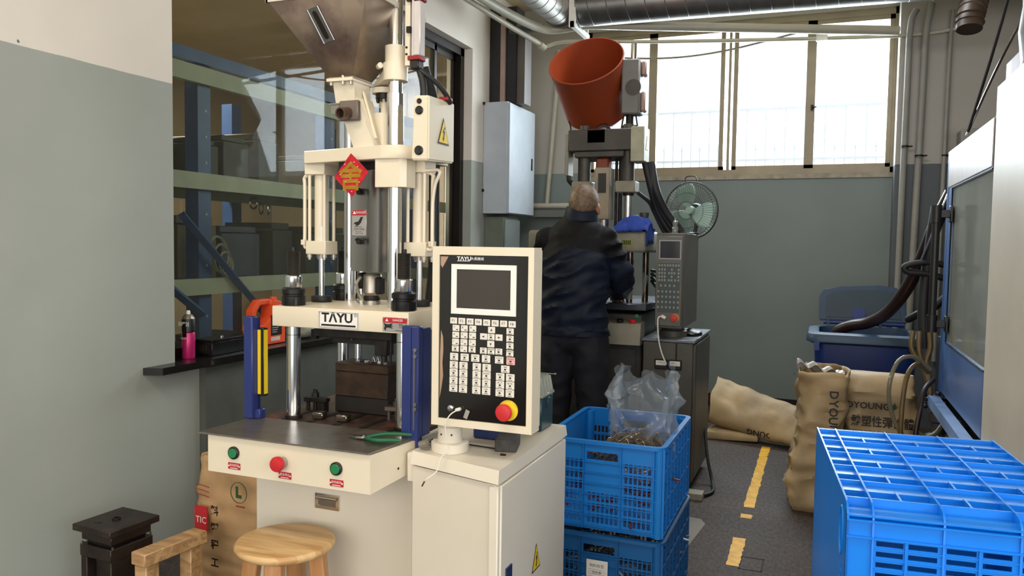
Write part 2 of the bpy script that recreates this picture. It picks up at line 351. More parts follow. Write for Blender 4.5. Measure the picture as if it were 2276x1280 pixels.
struct('wall_right', MB().box(3.0, 3.2, -4.2, YB, 0, ZC), WALLB)
fw_ = MB(); fw_.box(-2.56, -2.2, -4.2, -4.0, 0, ZC); fw_.box(2.6, 3.0, -4.2, -4.0, 0, ZC); fw_.box(-2.2, 2.6, -4.2, -4.0, 3.0, ZC)
struct('wall_front', fw_, WALLB)
struct('ceiling', MB().box(-7.2, 3.2, -4.2, YB+.25, ZC, ZC+.15).box(-7.2, -2.56, YB+.25, 9.0, ZC, ZC+.15), mat('ceiling_plaster', 'd2c09c', .85, var=.06, vscale=2))
struct('baseboard_back', MB().box(-2.56, .47, YB-.02, YB, 0, .1), mat('black_baseboard', '16161a', .5))
st = MB(); st.box(-7.2, -7.0, -1, 9.0, 0, ZC); st.box(-7.0, -2.78, -1.2, -1.0, 0, ZC)
st.box(-7.0, -5.6, 8.8, 9.0, 0, ZC); st.box(-3.0, -2.56, 8.8, 9.0, 0, ZC); st.box(-5.6, -3.0, 8.8, 9.0, 0, 1.2); st.box(-5.6, -3.0, 8.8, 9.0, 3.2, ZC); st.box(-2.78, -2.56, YB+.25, 9, 0, ZC)
struct('wall_store_room', st, STORE)
cl = thing('light_curtain', 'cream curtain lit from behind, hanging in the room beyond the dark glazing', 'curtain', (-4.3, 8.7, 1.1))
cm = mat('cream_curtain_cloth', 'd9b892', .8, var=.05); cm.node_tree.nodes['Principled BSDF'].inputs['Transmission Weight'].default_value = .35
for x_ in (-5.6, -4.3):
    build('curtain_panel', MB().sheet(lambda u, v, x_=x_: Vector((x_+u*1.28, 8.7+.03*sin(u*60), 1.15+v*2.1)), 60, 2), cm, cl)
# interior glazing on the left
w1 = bpy.data.objects.new('window_1', None); C.objects.link(w1); w1['kind'] = 'structure'; w1.location = (-2.67, 2.6, .77); ORI['window_1'] = Vector(w1.location)
BRN = mat('dark_brown_aluminium', '241b17', .35, .5, var=.12)
fm = MB(); X0, X1 = -2.70, -2.63
fm.box(X0, X1, y0, y1, z0, z0+.05); fm.box(X0, X1, y0, y1, z1-.06, z1); fm.box(X0, X1, y0, y0+.03, z0, z1); fm.box(X0, X1, y1-.06, y1, z0, z1)
build('window_frame', fm, BRN, w1)
GL1 = glassy('store_window_glass', 'eef0ea', .94, .02, .06, '8a8a7c', 1.22, 3)
for k, (a, b, xx) in enumerate(((y0+.03, 4.15, -2.66), (4.12, 5.20, -2.675), (5.17, y1-.06, -2.69))):
    fs = MB(); fs.box(xx-.012, xx+.012, a, a+.035, z0+.05, z1-.06); fs.box(xx-.012, xx+.012, b-.035, b, z0+.05, z1-.06); fs.box(xx-.012, xx+.012, a, b, z1-.10, z1-.06); fs.box(xx-.012, xx+.012, a, b, z0+.05, z0+.08)
    if k > 0: build('sash', fs, BRN, w1)
    build('pane', MB().box(xx-.002, xx+.002, a+.03 if k else a, b-.03, z0+.06, z1-.08), GL1, w1)
ws = MB(); ws.poly([(XW-.20, 2.6, .745), (XW-.20, 5.6, .745), (-2.50, 5.6, .745), (-2.485, 2.44, .745), (-2.56, 2.41, .745), (XW-.001, 2.6, .745)], (0, 0, .03))
build('window_sill', ws, SILLM, w1)
build('grey_ledge_panel', MB().box(XW, XW+.035, 2.72, 5.5, .08, .735), mat('dark_grey_board', '54564f', .6, var=.1), wall_left)
# back window
w2 = bpy.data.objects.new('window_2', None); C.objects.link(w2); w2['kind'] = 'structure'; w2.location = (bx0, YB, bz0); ORI['window_2'] = Vector(w2.location)
fb = MB(); ya, yb_ = YB+.03, YB+.09
fb.box(bx0, bx1, ya-.01, yb_+.01, bz0, bz0+.045); fb.box(bx0, bx1, ya-.01, yb_+.01, bz1-.05, bz1); fb.box(bx0, bx0+.05, ya-.01, yb_+.01, bz0, bz1); fb.box(bx1-.05, bx1, ya-.01, yb_+.01, bz0, bz1)
fb.box(-.755, -.735, ya, yb_, bz0, bz1)
build('window_frame', fb, FRAMEB, w2)
GL2 = glassy('back_window_glass', 'f4f7f8', .93, .02, .04, 'e0e0e0', 1.45, 4)
for (a, b) in ((-1.90, -1.37), (-1.37, -.785), (-.715, -.13), (-.13, .45)):
    s_ = MB(); w_ = .034
    s_.box(a, a+w_, ya, yb_, bz0+.04, bz1-.05); s_.box(b-w_, b, ya, yb_, bz0+.04, bz1-.05); s_.box(a, b, ya, yb_, bz0+.04, bz0+.04+w_); s_.box(a, b, ya, yb_, bz1-.05-w_, bz1-.05)
    so = build('sash', s_, FRAMEB, w2); build('pane', MB().box(a+w_, b-w_, ya+.028, ya+.032, bz0+.07, bz1-.08), GL2, so)
lt = MB(); lt.box(-.125, -.105, ya-.02, ya, 2.38, 2.42); lt.cyl((-.115, ya-.02, 2.40), (-.085, ya-.035, 2.40), .008, .004, 8); build('window_latch', lt, DARK, w2)
build('window_sill', MB().box(bx0-.02, bx1+.02, YB-.012, YB+.03, bz0-.035, bz0), mat('chipped_cream_sill', 'a09684', .6, var=.15, vscale=15, col2='6b6f68', c2thr=.6, c2scale=20), w2)
# ---------------------------------------------------------------- front machine
M1 = thing('injection_machine', 'cream vertical moulding machine with steel hopper and bare steel table, nearest the camera', 'machine', (-1.2, 1.95, 0))
b = MB().box(-1.49, -.98, 1.80, 2.35, .04, .785, .004); b.box(-1.46, -1.0, 1.83, 2.3, 0, .05); build('base_cabinet', b, WHITE2, M1)
bk = MB().box(-.955, -.925, 1.72, 1.80, .70, .775, .003); build('joint_cover', bk, WHITE2, M1)
# side cabinet with lid and door
sc = MB(); sc.hexa([(-.935, 1.715, .02), (-.68, 1.65, .02), (-.68, 2.15, .02), (-.935, 2.15, .02), (-.935, 1.715, .745), (-.68, 1.65, .745), (-.68, 2.15, .745), (-.935, 2.15, .745)])
side = build('side_cabinet', sc, WHITE2, M1)
ld = MB(); ld.hexa([(-.94, 1.71, .75), (-.672, 1.638, .75), (-.672, 2.16, .75), (-.94, 2.16, .75), (-.94, 1.722, .78), (-.675, 1.65, .78), (-.675, 2.155, .78), (-.94, 2.155, .78)])
build('cabinet_lid', ld, WHITE2, M1)
dr = MB().box(-.682, -.672, 1.66, 2.15, .03, .742, .003); dr.box(-.70, -.676, 1.648, 1.668, .03, .742, .003); door = build('cabinet_door', dr, WHITE2, M1)
def warn(parent, c, facing, h, w):   # yellow electric warning triangle
    R = FR[facing]; c = Vector(c)
    def tri(k, d): return [c + R @ Vector(p) for p in ((-w/2*k, -h/2*k-(1-k)*h*.12, d), (w/2*k, -h/2*k-(1-k)*h*.12, d), (0, h/2*k-(1-k)*h*.12, d))]
    n = R @ Vector((0, 0, 1)); t = build('warning_triangle', MB().poly(tri(1, 0), n*.0008), INK, parent)
    build('yellow_field', MB().poly(tri(.84, .0009), n*.0005), YELLOW, parent)
    q = [(.06, .16), (-.12, -.07), (-.01, -.05), (-.05, -.30), (-.10, -.24), (-.03, -.38), (.05, -.26), (.02, -.27), (.10, .01), (0, 0), (.13, .16)]
    build('lightning_bolt', MB().poly([c + R @ Vector((x*w, y*h, .0015)) for x, y in q], n*.0004), INK, parent); return t
lab(warn(door, (-.6715, 1.905, .485), '+x', .07, .062), 'yellow triangle with black lightning bolt')
hb_ = MB().box(-.6718, -.668, 1.69, 1.725, .44, .535); build('blue_plate', hb_, mat('dark_blue_plate', '1b2a52', .4), door)
# flush handle
fh = MB(); fh.holes((-1.283, 1.80, .565), (1, 0, 0), (0, 0, 1), (0, -1, 0), .078, .042, [(.010, .068, .008, .034)], .006); hd = build('flush_handle', fh, CHROME, M1)
build('handle_recess', MB().box(-1.274, -1.214, 1.797, 1.7985, .572, .6), STEEL, hd); build('handle_lip', MB().cyl((-1.277, 1.793, .597), (-1.211, 1.793, .597), .005, seg=10), CHROME, hd)
# control box with table sheet
tb = MB(); tb.hexa([(-1.478, 1.60, .697), (-.987, 1.60, .697), (-.95, 1.80, .72), (-1.478, 1.80, .72), (-1.478, 1.60, .793), (-.987, 1.60, .793), (-.95, 1.80, .793), (-1.478, 1.80, .793)])
tbx = build('button_box', tb, WHITE, M1)
build('fixing_hole', MB().cyl((-.968, 1.70, .737), (-.9665, 1.70, .737), .003, seg=12), INK, tbx)
ts = MB(); ts.poly([(-1.505, 1.592, .795), (-.988, 1.592, .795), (-.958, 1.80, .795), (-1.46, 1.80, .795), (-1.49, 1.77, .795)], (0, 0, .0045)); build('table_sheet', ts, TABST, M1)
def pushbutton(x, z, m, kind, p):
    if kind == 'flat':
        a = build('push_button', MB().lathe([(.0, 0), (.0165, 0), (.0165, .006), (.014, .008), (.0125, .008), (.0125, .005)], (x, 1.60, z), (0, -1, 0), 24), BLACKP, p)
        build('button_cap', MB().lathe([(.0125, .002), (.0125, .0085), (.0115, .0095), (0, .0095)], (x, 1.60, z), (0, -1, 0), 24), m, a)
    else:
        a = build('emergency_button', MB().lathe([(0, 0), (.013, 0), (.013, .012), (.009, .013), (.009, .02)], (x, 1.60, z), (0, -1, 0), 24), mat('grey_collar', '9d978c', .4), p)
        build('button_cap', MB().lathe([(.010, .014), (.018, .018), (.0195, .028), (.017, .033), (0, .036)], (x, 1.60, z), (0, -1, 0), 28), m, a)
    return a
lab(pushbutton(-1.392, .754, GREENB, 'flat', M1), 'left green push button'); lab(pushbutton(-1.081, .75, GREENB, 'flat', M1), 'right green push button'); lab(pushbutton(-1.238, .748, RED, 'mush', M1), 'red mushroom emergency button')
for x, z, s in ((-1.392, .719, '自动启动'), (-1.2335, .714, '紧急停止'), (-1.081, .714, '自动启动')):
    p = build('button_sign', MB().box(x-.0195, x+.0195, 1.5985, 1.5998, z-.0085, z+.0085, .0004), REDS, M1)
    tx = MB(); write(tx, s, .0075, (x, 1.5983, z+.002)); tx.box(x-.012, x+.012, 1.5982, 1.5984, z-.0062, z-.0045)
    for sx in (-.0165, .0165): tx.cyl((x+sx, 1.5984, z), (x+sx, 1.5980, z), .002, seg=8)
    build('sign_print', tx, INKW, p)
# bed with columns
bd = MB().box(-1.485, -.985, 1.80, 2.33, .765, .797, .002); bed = build('bed_plate', bd, BEDST, M1)
for k in range(5):
    x = -1.40+.085*k
    build('bed_slot', MB().box(x-.008, x+.008, 1.81, 1.97, .797, .7985), DARK, bed)
NUTM = mat('black_lock_nut', '1d1b1b', .42, .5)
THR = mat('threaded_rod_black', '3a3733', .5, .6, var=.2)
for (x, y) in ((-1.39, 1.842), (-1.035, 1.842), (-1.39, 2.09), (-1.035, 2.09)):
    c = MB(); c.cyl((x, y, .797), (x, y, 1.065), .0195 if y < 2 else .017, seg=32); col = build('tie_column', c, CHROME, M1)
    build('column_ring', MB().cyl((x, y, .797), (x, y, .806), .024, seg=28), DARK, col); build('column_joint', MB().cyl((x, y, 1.035), (x, y, 1.0365), .0199, seg=28, caps=False), DARK, col)
    n = MB()
    n.lathe([(0, 0), (.032, 0), (.033, .003), (.033, .026), (.030, .028), (.030, .032), (.0325, .034), (.0325, .046), (.028, .05), (0, .05)], (x, y, 1.119), seg=32)
    nut = build('lock_nut', n, NUTM, M1)
    for q in range(6):
        a = q*pi/3+.3; build('nut_slot', MB().cbox((x+.0325*cos(a), y+.0325*sin(a), 1.132), (.004, .006, .02), Matrix.Rotation(a, 3, 'Z')), BLACKP, nut)
    build('silver_collar', MB().lathe([(.0, .05), (.0225, .05), (.0235, .053), (.0235, .082), (.021, .085), (0, .085)], (x, y, 1.119), seg=32), CHROME, nut)
    pr = [(0, .084)]
    for k in range(24): pr += [(.0185, .085+k*.0028), (.0172, .0864+k*.0028)]
    pr += [(.0185, .153), (0, .153)]
    build('threaded_end', MB().lathe(pr, (x, y, 1.119), seg=28), THR, nut)
    build('top_bolt', MB().cyl((x, y, 1.27), (x, y, 1.283), .0065, seg=6, smooth=False), NUTM, nut)
# moving platen with name plate
pl = MB().box(-1.432, -.997, 1.80, 2.16, 1.062, 1.119, .003, 2); plat = build('upper_platen', pl, WHITE, M1)
def signplate(x0, x1, z0, z1, y, m, p, name='name_plate'):
    return build(name, MB().box(x0, x1, y-.0018, y, z0, z1, .0008), m, p)
npl = signplate(-1.276, -1.146, 1.0645, 1.1125, 1.80, WSIGN, M1)
tx = MB(); write(tx, 'TΛYU', .034, (-1.215, 1.7979, 1.0935), bold=.0011, sx=1.12); tx.box(-1.266, -1.157, 1.7978, 1.7981, 1.0715, 1.0765)
write(tx, '®', .014, (-1.157, 1.7979, 1.103)); build('brand_lettering', tx, mat('navy_black_print', '15141c', .4), npl)
bd_ = MB()
for g, t in ((.0022, .0008), (.0046, .0004)):
    bd_.holes((-1.276+g, 1.7980, 1.0645+g), (1, 0, 0), (0, 0, 1), (0, -1, 0), .13-2*g, .048-2*g, [(t, .13-2*g-t, t, .048-2*g-t)], .0003)
build('plate_border', bd_, mat('maroon_border', '3f1c24', .4), npl)
build('plate_screw', MB().cyl((-1.271, 1.798, 1.1075), (-1.271, 1.7972, 1.1075), .0018, seg=8), SIGN, npl)
def danger(x0, x1, z0, z1, y, p, pict):
    s = signplate(x0, x1, z0, z1, y, SIGN, p, 'danger_sign'); w = x1-x0; h = z1-z0; split = z1-h*(.38 if pict == 'arm' else .22)
    build('red_band', MB().box(x0+.0008, x1-.0008, y-.0022, y-.0017, split, z1-.0008), REDS, s)
    t = MB(); zc = (split+z1)/2; sz = (z1-split)*.62; write(t, 'DANGER', sz*(1 if pict == 'arm' else .95), (x0+w*.62, y-.0024, zc), sx=.85)
    xa = x0+w*.18; t.poly([(xa-sz*.5, y-.0023, zc-sz*.4), (xa+sz*.5, y-.0023, zc-sz*.4), (xa, y-.0023, zc+sz*.5)], (0, -.0003, 0)); build('danger_word', t, INKW, s)
    k = MB(); Y = y-.0022
    if pict == 'arm':
        q = [(.05, .60), (.14, .52), (.24, .50), (.42, .60), (.36, .44), (.44, .40), (.34, .34), (.44, .22), (.34, .24), (.26, .28), (.16, .26), (.12, .04), (.06, .20), (.10, .36)]
        k.poly([(x0+u*w, Y, z0+v*h) for u, v in q], (0, -.0003, 0)); write(k, '高温\n小心', h*.16, (x0+w*.74, Y-.0001, z0+h*.42)); k.box(x0+w*.52, x0+w*.95, Y-.0002, Y, z0+h*.08, z0+h*.11)
    else:
        q = [(.78, .72), (.62, .72), (.45, .55), (.22, .52), (.12, .44), (.30, .45), (.20, .38), (.36, .42), (.28, .35), (.5, .42), (.62, .50)]
        k.poly([(x0+u*w, Y, z0+v*h) for u, v in q], (0, -.0003, 0)); k.box(x0+w*.16, x0+w*.72, Y-.0003, Y, z0+h*.335, z0+h*.35)
        write(k, '高压危险 请勿触摸', h*.055, (x0+w*.5, Y-.0001, z0+h*.26)); write(k, 'High temperature', h*.045, (x0+w*.5, Y-.0001, z0+h*.16)); write(k, 'DO NOT TOUCH', h*.045, (x0+w*.5, Y-.0001, z0+h*.09)); k.box(x0+w*.03, x0+w*.97, Y-.0002, Y, z0+h*.215, z0+h*.22)
    build('sign_print', k, INK, s)
    sc_ = MB()
    for (u, v) in ((.06, .95), (.94, .95), (.06, .05), (.94, .05)): sc_.cyl((x0+u*w, y-.002, z0+v*h), (x0+u*w, y-.0032, z0+v*h), .0018, seg=10)
    build('rivets', sc_, CHROME, s); return s
lab(danger(-1.074, -1.0, 1.0665, 1.104, 1.80, M1, 'arm'), 'small red and silver hot surface warning plate')
# upper half mould clamped under the platen
um = MB().box(-1.345, -1.09, 1.875, 2.02, 1.030, 1.062, .002); um.box(-1.362, -1.345, 1.885, 1.90, 1.02, 1.048); um.cyl((-1.348, 1.893, 1.048), (-1.348, 1.893, 1.062), .006); um.cyl((-1.235, 1.90, 1.021), (-1.235, 1.90, 1.03), .007, seg=6); um.box(-1.30, -1.13, 1.90, 2.05, 1.012, 1.03)
upm = build('clamp_plate', um, DARK, M1)
un = MB().box(-1.155, -1.115, 1.89, 1.93, .985, 1.05, .002); un.cyl((-1.135, 1.91, .985), (-1.135, 1.91, .965), .009, seg=12); un.cyl((-1.105, 1.895, 1.04), (-1.105, 1.895, .965), .003); build('ejector_block', un, DARK, M1)
for x in (-1.33, -1.16): build('guide_pin', MB().lathe([(0, 0), (.010, 0), (.010, .05), (.008, .052), (.008, .06), (.010, .062), (.010, .085), (0, .085)], (x+.04, 2.02, .945), seg=20), CHROME, M1)
# injection carriage: guide rods, cylinders, crosshead
build('guide_rod', MB().cyl((-1.107, 1.915, 1.118), (-1.107, 1.915, 2.02), .0195, seg=32), CHROME, M1)
build('guide_rod', MB().cyl((-1.107, 1.915, 1.569), (-1.107, 1.915, 1.708), .0235, seg=32), CHROME, M1)
build('guide_rod', MB().cyl((-1.359, 2.08, 1.118), (-1.359, 2.08, 1.80), .019, seg=32), CHROME, M1)
build('guide_rod', MB().cyl((-1.33, 2.10, 1.118), (-1.33, 2.10, 1.80), .009, seg=16), CHROME, M1)
ch = MB(); zt, zb = 1.565, 1.528
ch.poly([(-1.432, 1.945, zb), (-1.13, 1.875, zb), (-1.078, 1.875, zb), (-1.045, 1.905, zb), (-1.045, 2.12, zb), (-1.432, 2.12, zb)], (0, 0, zt-zb))
bmesh.ops.bevel(ch.bm, geom=ch.bm.edges[:], offset=.002, segments=1, affect='EDGES')
cr = build('crosshead', ch, WHITE, M1)
cb = MB(); cb.poly([(-1.152, 1.885, 1.452), (-1.075, 1.885, 1.452), (-1.062, 1.90, 1.452), (-1.062, 1.95, 1.452), (-1.152, 1.95, 1.452)], (0, 0, .078)); build('rod_bushing', cb, WHITE, cr)
build('end_plate', MB().box(-1.30, -1.16, 1.93, 2.10, 1.495, 1.53), DARK, cr)
def hydcyl(x, y, s):
    t = build('hydraulic_cylinder', MB().cyl((x, y, 1.30), (x, y, 1.50), .021, seg=28), WHITE, M1)
    bl = MB().box(x-.038, x+.032, y-.034, y+.034, 1.497, 1.53, .002); build('cylinder_cap', bl, WHITE, t)
    b2 = MB().box(x-.035, x+.035, y-.032, y+.032, 1.262, 1.302, .002); build('cylinder_foot', b2, WHITE, t)
    r_ = MB(); bo = MB()
    for a in (-1, 1):
        for c in (-1, 1):
            r_.cyl((x+a*.026, y+c*.024, 1.30), (x+a*.026, y+c*.024, 1.50), .005, seg=10); bo.cyl((x+a*.026, y+c*.024, 1.262), (x+a*.026, y+c*.024, 1.252), .008, seg=10); bo.cyl((x+a*.026, y+c*.024, 1.252), (x+a*.026, y+c*.024, 1.246), .005, seg=10)
    bo.cyl((x, y, 1.262), (x, y, 1.250), .013, seg=16)
    build('tie_rods', r_, WHITE, t); build('foot_bolts', bo, mat('bright_bolt', 'b4ada2', .35, .6), t)
    build('piston_rod', MB().cyl((x, y, 1.12), (x, y, 1.255), .0088, seg=20), CHROME, t)
    build('rod_flange', MB().lathe([(0, 0), (.030, 0), (.031, .002), (.031, .015), (.029, .018), (0, .018)], (x, y, 1.1195), seg=32), RUBBER, t)
    pp = MB(); xs = x-.046 if s < 0 else x+.05
    pp.tube([(x+s*.02, y-.02, 1.50), (xs, y-.02, 1.49), (xs, y-.02, 1.46), (xs, y-.02, 1.33), (xs, y-.02, 1.285), (x+s*.03, y-.02, 1.283)], .0055, 10); pp.box(xs-.007, xs+.007, y-.03, y-.01, 1.29, 1.305)
    if s > 0: pp.tube([(x+.02, y-.03, 1.50), (x+.075, y-.03, 1.50), (x+.062, y-.03, 1.46), (x+.055, y-.03, 1.40), (x+.055, y-.03, 1.29)], .005, 10)
    build('oil_pipe', pp, WHITE, t); return t
hydcyl(-1.40, 1.99, -1); hydcyl(-1.068, 1.99, 1)
build('left_cylinder_label', MB().box(-1.388, -1.375, 1.9655, 1.967, 1.30, 1.345), WSIGN, M1)
# barrel and cover
cv = MB()
prof = [(-1.255, 1.925), (-1.205, 1.925), (-1.195, 1.92), (-1.175, 1.905), (-1.155, 1.905), (-1.142, 1.93), (-1.142, 2.04), (-1.255, 2.04)]
cv.poly([(x, y, 1.217) for x, y in prof], (0, 0, .285)); cover = build('barrel_cover', cv, STEEL, M1)
cvb = MB()
for z in (1.44, 1.30):
    cvb.cyl((-1.226, 1.925, z), (-1.226, 1.916, z), .007, seg=6, smooth=False); cvb.tube([(-1.236, 1.92, z+.006), (-1.225, 1.915, z+.010), (-1.208, 1.917, z+.006)], .003, 6)
build('cover_bolts', cvb, DARK, cover)
lab(danger(-1.251, -1.203, 1.318, 1.392, 1.925, M1, 'hand'), 'small red and silver warning plate with hand pictogram')
br = MB(); br.lathe([(0, 0), (.026, 0), (.026, .010), (.0, .010)], (-1.222, 1.985, 1.119), seg=32); br.lathe([(.022, .010), (.022, .025), (.030, .035), (.030, .082), (.026, .09), (0, .09)], (-1.222, 1.985, 1.119), seg=32)
nz = build('heated_nozzle', br, mat('nozzle_steel', 'a69f94', .35, .9, var=.1), M1)
nb = MB().lathe([(.0235, .012), (.0245, .014), (.0245, .023), (.0235, .025)], (-1.222, 1.985, 1.119), seg=32); nb.box(-1.252, -1.238, 1.955, 1.985, 1.165, 1.212, .003); nb.box(-1.196, -1.18, 1.96, 1.99, 1.15, 1.20, .003); build('heater_band', nb, DARK, nz)
wr = MB(); wr.tube([(-1.238, 1.95, 1.20), (-1.245, 1.94, 1.18), (-1.243, 1.95, 1.15), (-1.235, 1.955, 1.135)], .005, 8); wr.tube([(-1.25, 1.96, 1.17), (-1.262, 1.955, 1.14), (-1.255, 1.97, 1.122)], .002, 6); build('thermocouple_wire', wr, mat('braided_wire', '8c8578', .5, .4), nz)
# motor housing above crosshead and hopper throat
mh = MB(); mh.cyl((-1.178, 1.975, 1.565), (-1.178, 1.975, 1.665), .033, seg=32); mh.cyl((-1.178, 1.975, 1.66), (-1.178, 1.975, 1.72), .010, CHROME and .010); build('bearing_housing', mh, WHITE, M1)
build('screw_shaft', MB().cyl((-1.178, 1.975, 1.66), (-1.178, 1.975, 1.73), .009, seg=20), CHROME, M1)
cpg = MB().cyl((-1.178, 1.975, 1.708), (-1.178, 1.975, 1.722), .025, seg=12, smooth=False)
for q in range(8): cpg.cyl((-1.178+.02*cos(q*pi/4), 1.975+.02*sin(q*pi/4), 1.698), (-1.178+.02*cos(q*pi/4), 1.975+.02*sin(q*pi/4), 1.728), .0035, seg=6)
build('shaft_coupling', cpg, NUTM, M1)
th = MB()
th.hexa([(-1.285, 1.90, 1.66), (-1.215, 1.885, 1.66), (-1.205, 1.95, 1.66), (-1.285, 1.96, 1.66), (-1.283, 1.875, 1.742), (-1.215, 1.875, 1.742), (-1.215, 1.955, 1.742), (-1.283, 1.955, 1.742)])
th.hexa([(-1.232, 1.90, 1.565), (-1.165, 1.90, 1.565), (-1.165, 1.98, 1.565), (-1.232, 1.98, 1.565), (-1.283, 1.89, 1.70), (-1.215, 1.885, 1.70), (-1.205, 1.955, 1.70), (-1.283, 1.96, 1.70)])
thr = build('feed_throat', th, WHITE, M1)
build('throat_rib', MB().poly([(-1.207, 1.915, 1.72), (-1.165, 1.915, 1.59), (-1.172, 1.915, 1.59), (-1.214, 1.915, 1.72)], (0, .006, 0)), WHITE, thr)
fl = MB().box(-1.296, -1.212, 1.862, 1.972, 1.742, 1.751, .001); build('hopper_flange', fl, WHITE, thr)
fb_ = MB()
for (x, y) in ((-1.286, 1.872), (-1.245, 1.868), (-1.222, 1.872), (-1.222, 1.962), (-1.286, 1.962)):
    fb_.cyl((x, y, 1.751), (x, y, 1.758), .0055, seg=6, smooth=False); fb_.cyl((x, y, 1.733), (x, y, 1.742), .005, seg=8); fb_.cyl((x, y, 1.758), (x, y, 1.762), .003, seg=8)
build('flange_bolts', fb_, mat('bright_bolt', 'b4ada2', .35, .6), thr)
dp = MB(); dp.box(-1.262, -1.20, 1.872, 1.888, 1.635, 1.69, .003); drain = build('drain_valve', dp, mat('cast_grey_iron', '7b6f66', .5, .5), M1)
ds = MB().lathe([(.010, 0), (.0165, 0), (.0165, .045), (.013, .045), (.013, .004), (0, .004)], (-1.232, 1.885, 1.657), (-.10, -1, -.16), 24); build('drain_spout', ds, mat('cast_brown_iron', '6a5346', .45, .6), drain)
dw = MB(); dw.box(-1.288, -1.262, 1.874, 1.878, 1.655, 1.685); dw.box(-1.293, -1.258, 1.87, 1.873, 1.68, 1.684); build('slide_gate', dw, STEEL, drain)
# hopper
hp = MB(); zt = 1.938; zb = 1.751; A = [(-1.402, 1.752), (-1.098, 1.752), (-1.098, 2.055), (-1.402, 2.055)]; B_ = [(-1.288, 1.868), (-1.214, 1.868), (-1.214, 1.962), (-1.288, 1.962)]
va = [hp.bm.verts.new((x, y, zt)) for x, y in A]; vb = [hp.bm.verts.new((x, y, zb)) for x, y in B_]; vc = [hp.bm.verts.new((x, y, zt+.17)) for x, y in A]
for i in range(4): hp.bm.faces.new((va[i], va[(i+1) % 4], vb[(i+1) % 4], vb[i])); hp.bm.faces.new((vc[i], vc[(i+1) % 4], va[(i+1) % 4], va[i]))
hop = build('hopper', hp, HOPST, M1); sol = hop.modifiers.new('s', 'SOLIDIFY'); sol.thickness = .0015
hr = MB()
hr.box(-1.408, -1.092, 1.746, 1.7535, zt-.002, zt+.012); hr.box(-1.0985, -1.091, 1.746, 2.06, zt-.002, zt+.012); hr.box(-1.409, -1.4015, 1.746, 2.06, zt-.002, zt+.012)
build('hopper_rim', hr, mat('white_rim', 'cfc8ba', .35, .3), hop)
# sight window on the hopper's front slope
nf = Vector((0, -(zt-zb), -.116)).normalized(); U = Vector((1, 0, 0)); V = nf.cross(U).normalized(); V = -V if V.z < 0 else V
Oc = Vector((-1.262, 1.79, 1.876)); V2 = (V + U*-.22).normalized(); U2 = V2.cross(nf).normalized(); U2 = -U2 if U2.x < 0 else U2
def hq(u, v, d): return Oc+U2*u+V2*v+nf*d
sw = MB(); sw.poly([hq(-.017, -.047, .000), hq(.017, -.047, .000), hq(.017, .047, .000), hq(-.017, .047, .000)], nf*.003)
for sx in (-1, 1): sw.cyl(hq(sx*.0175, -.047, .003), hq(sx*.0175, .047, .003), .003, seg=8)
sg = build('sight_window', sw, STEEL, hop)
ov = []
for k in range(9): a = pi*k/8; ov.append(hq(.007*cos(a), .032+.007*sin(a), .0032))
for k in range(9): a = pi+pi*k/8; ov.append(hq(.007*cos(a), -.032+.007*sin(a), .0032))
build('window_slot', MB().poly(ov, nf*.0006), mat('dark_sight_glass', '1c110e', .15), hop)
build('hopper_neck', MB().box(-1.29, -1.212, 1.866, 1.964, 1.749, 1.762), HOPST, hop)
# upper clamp block round the guide rod and linear actuator
uc = MB(); uc.cyl((-1.107, 1.915, 1.742), (-1.107, 1.915, 1.79), .034, seg=28); uc.cyl((-1.107, 1.915, 1.785), (-1.107, 1.915, 1.836), .029, seg=28)
uc.hexa([(-1.205, 1.95, 1.737), (-1.125, 1.895, 1.748), (-1.09, 1.95, 1.748), (-1.19, 2.02, 1.737), (-1.175, 1.95, 1.765), (-1.125, 1.90, 1.785), (-1.10, 1.95, 1.785), (-1.165, 2.01, 1.765)]); uc.cyl((-1.178, 1.975, 1.722), (-1.178, 1.975, 1.737), .034, seg=24)
ucl = build('clamp_block', uc, WHITE, M1); build('clamp_bolt', MB().cyl((-1.155, 1.905, 1.783), (-1.14, 1.89, 1.783), .008, seg=10), WHITE, ucl)
la = MB().box(-1.062, -1.047, 1.885, 1.93, 1.775, 2.06, .001); lin_ = build('sensor_bracket', la, WHITE, M1)
sl = MB()
for z in (1.95, 1.868): sl.box(-1.053, -1.042, 1.876, 1.886, z-.008, z+.008); 
sl.cyl((-1.056, 1.885, 1.823), (-1.056, 1.882, 1.823), .003, seg=8); sl.cyl((-1.056, 1.885, 1.805), (-1.056, 1.882, 1.805), .003, seg=8); build('bracket_clips', sl, DARK, lin_)
ac = MB().box(-1.043, -1.016, 1.885, 1.915, 1.80, 1.945, .003); ac.box(-1.0395, -1.034, 1.882, 1.886, 1.80, 1.945); act = build('position_sensor', ac, mat('silver_white_aluminium', 'cfc8c4', .4, .3), M1)
build('sensor_end_cap', MB().box(-1.052, -1.016, 1.88, 1.918, 1.788, 1.80, .002), mat('crimson_cap', '8e1d22', .35), act); build('sensor_end_cap', MB().box(-1.046, -1.013, 1.88, 1.918, 1.945, 1.957, .002), mat('crimson_cap', '8e1d22', .35), act)
build('cable_gland', MB().box(-1.046, -1.02, 1.884, 1.916, 1.765, 1.789, .003), BLACKP, act)
eb = MB(); eb.hexa([(-1.027, 1.86, 1.52), (-.975, 1.86, 1.518), (-.975, 2.015, 1.525), (-1.027, 2.015, 1.525), (-1.02, 1.86, 1.690), (-.975, 1.86, 1.688), (-.975, 2.015, 1.693), (-1.02, 2.015, 1.69)])
bmesh.ops.bevel(eb.bm, geom=eb.bm.edges[:], offset=.004, segments=2, affect='EDGES'); ebx = build('junction_box', eb, WHITE, M1)
kn = MB()
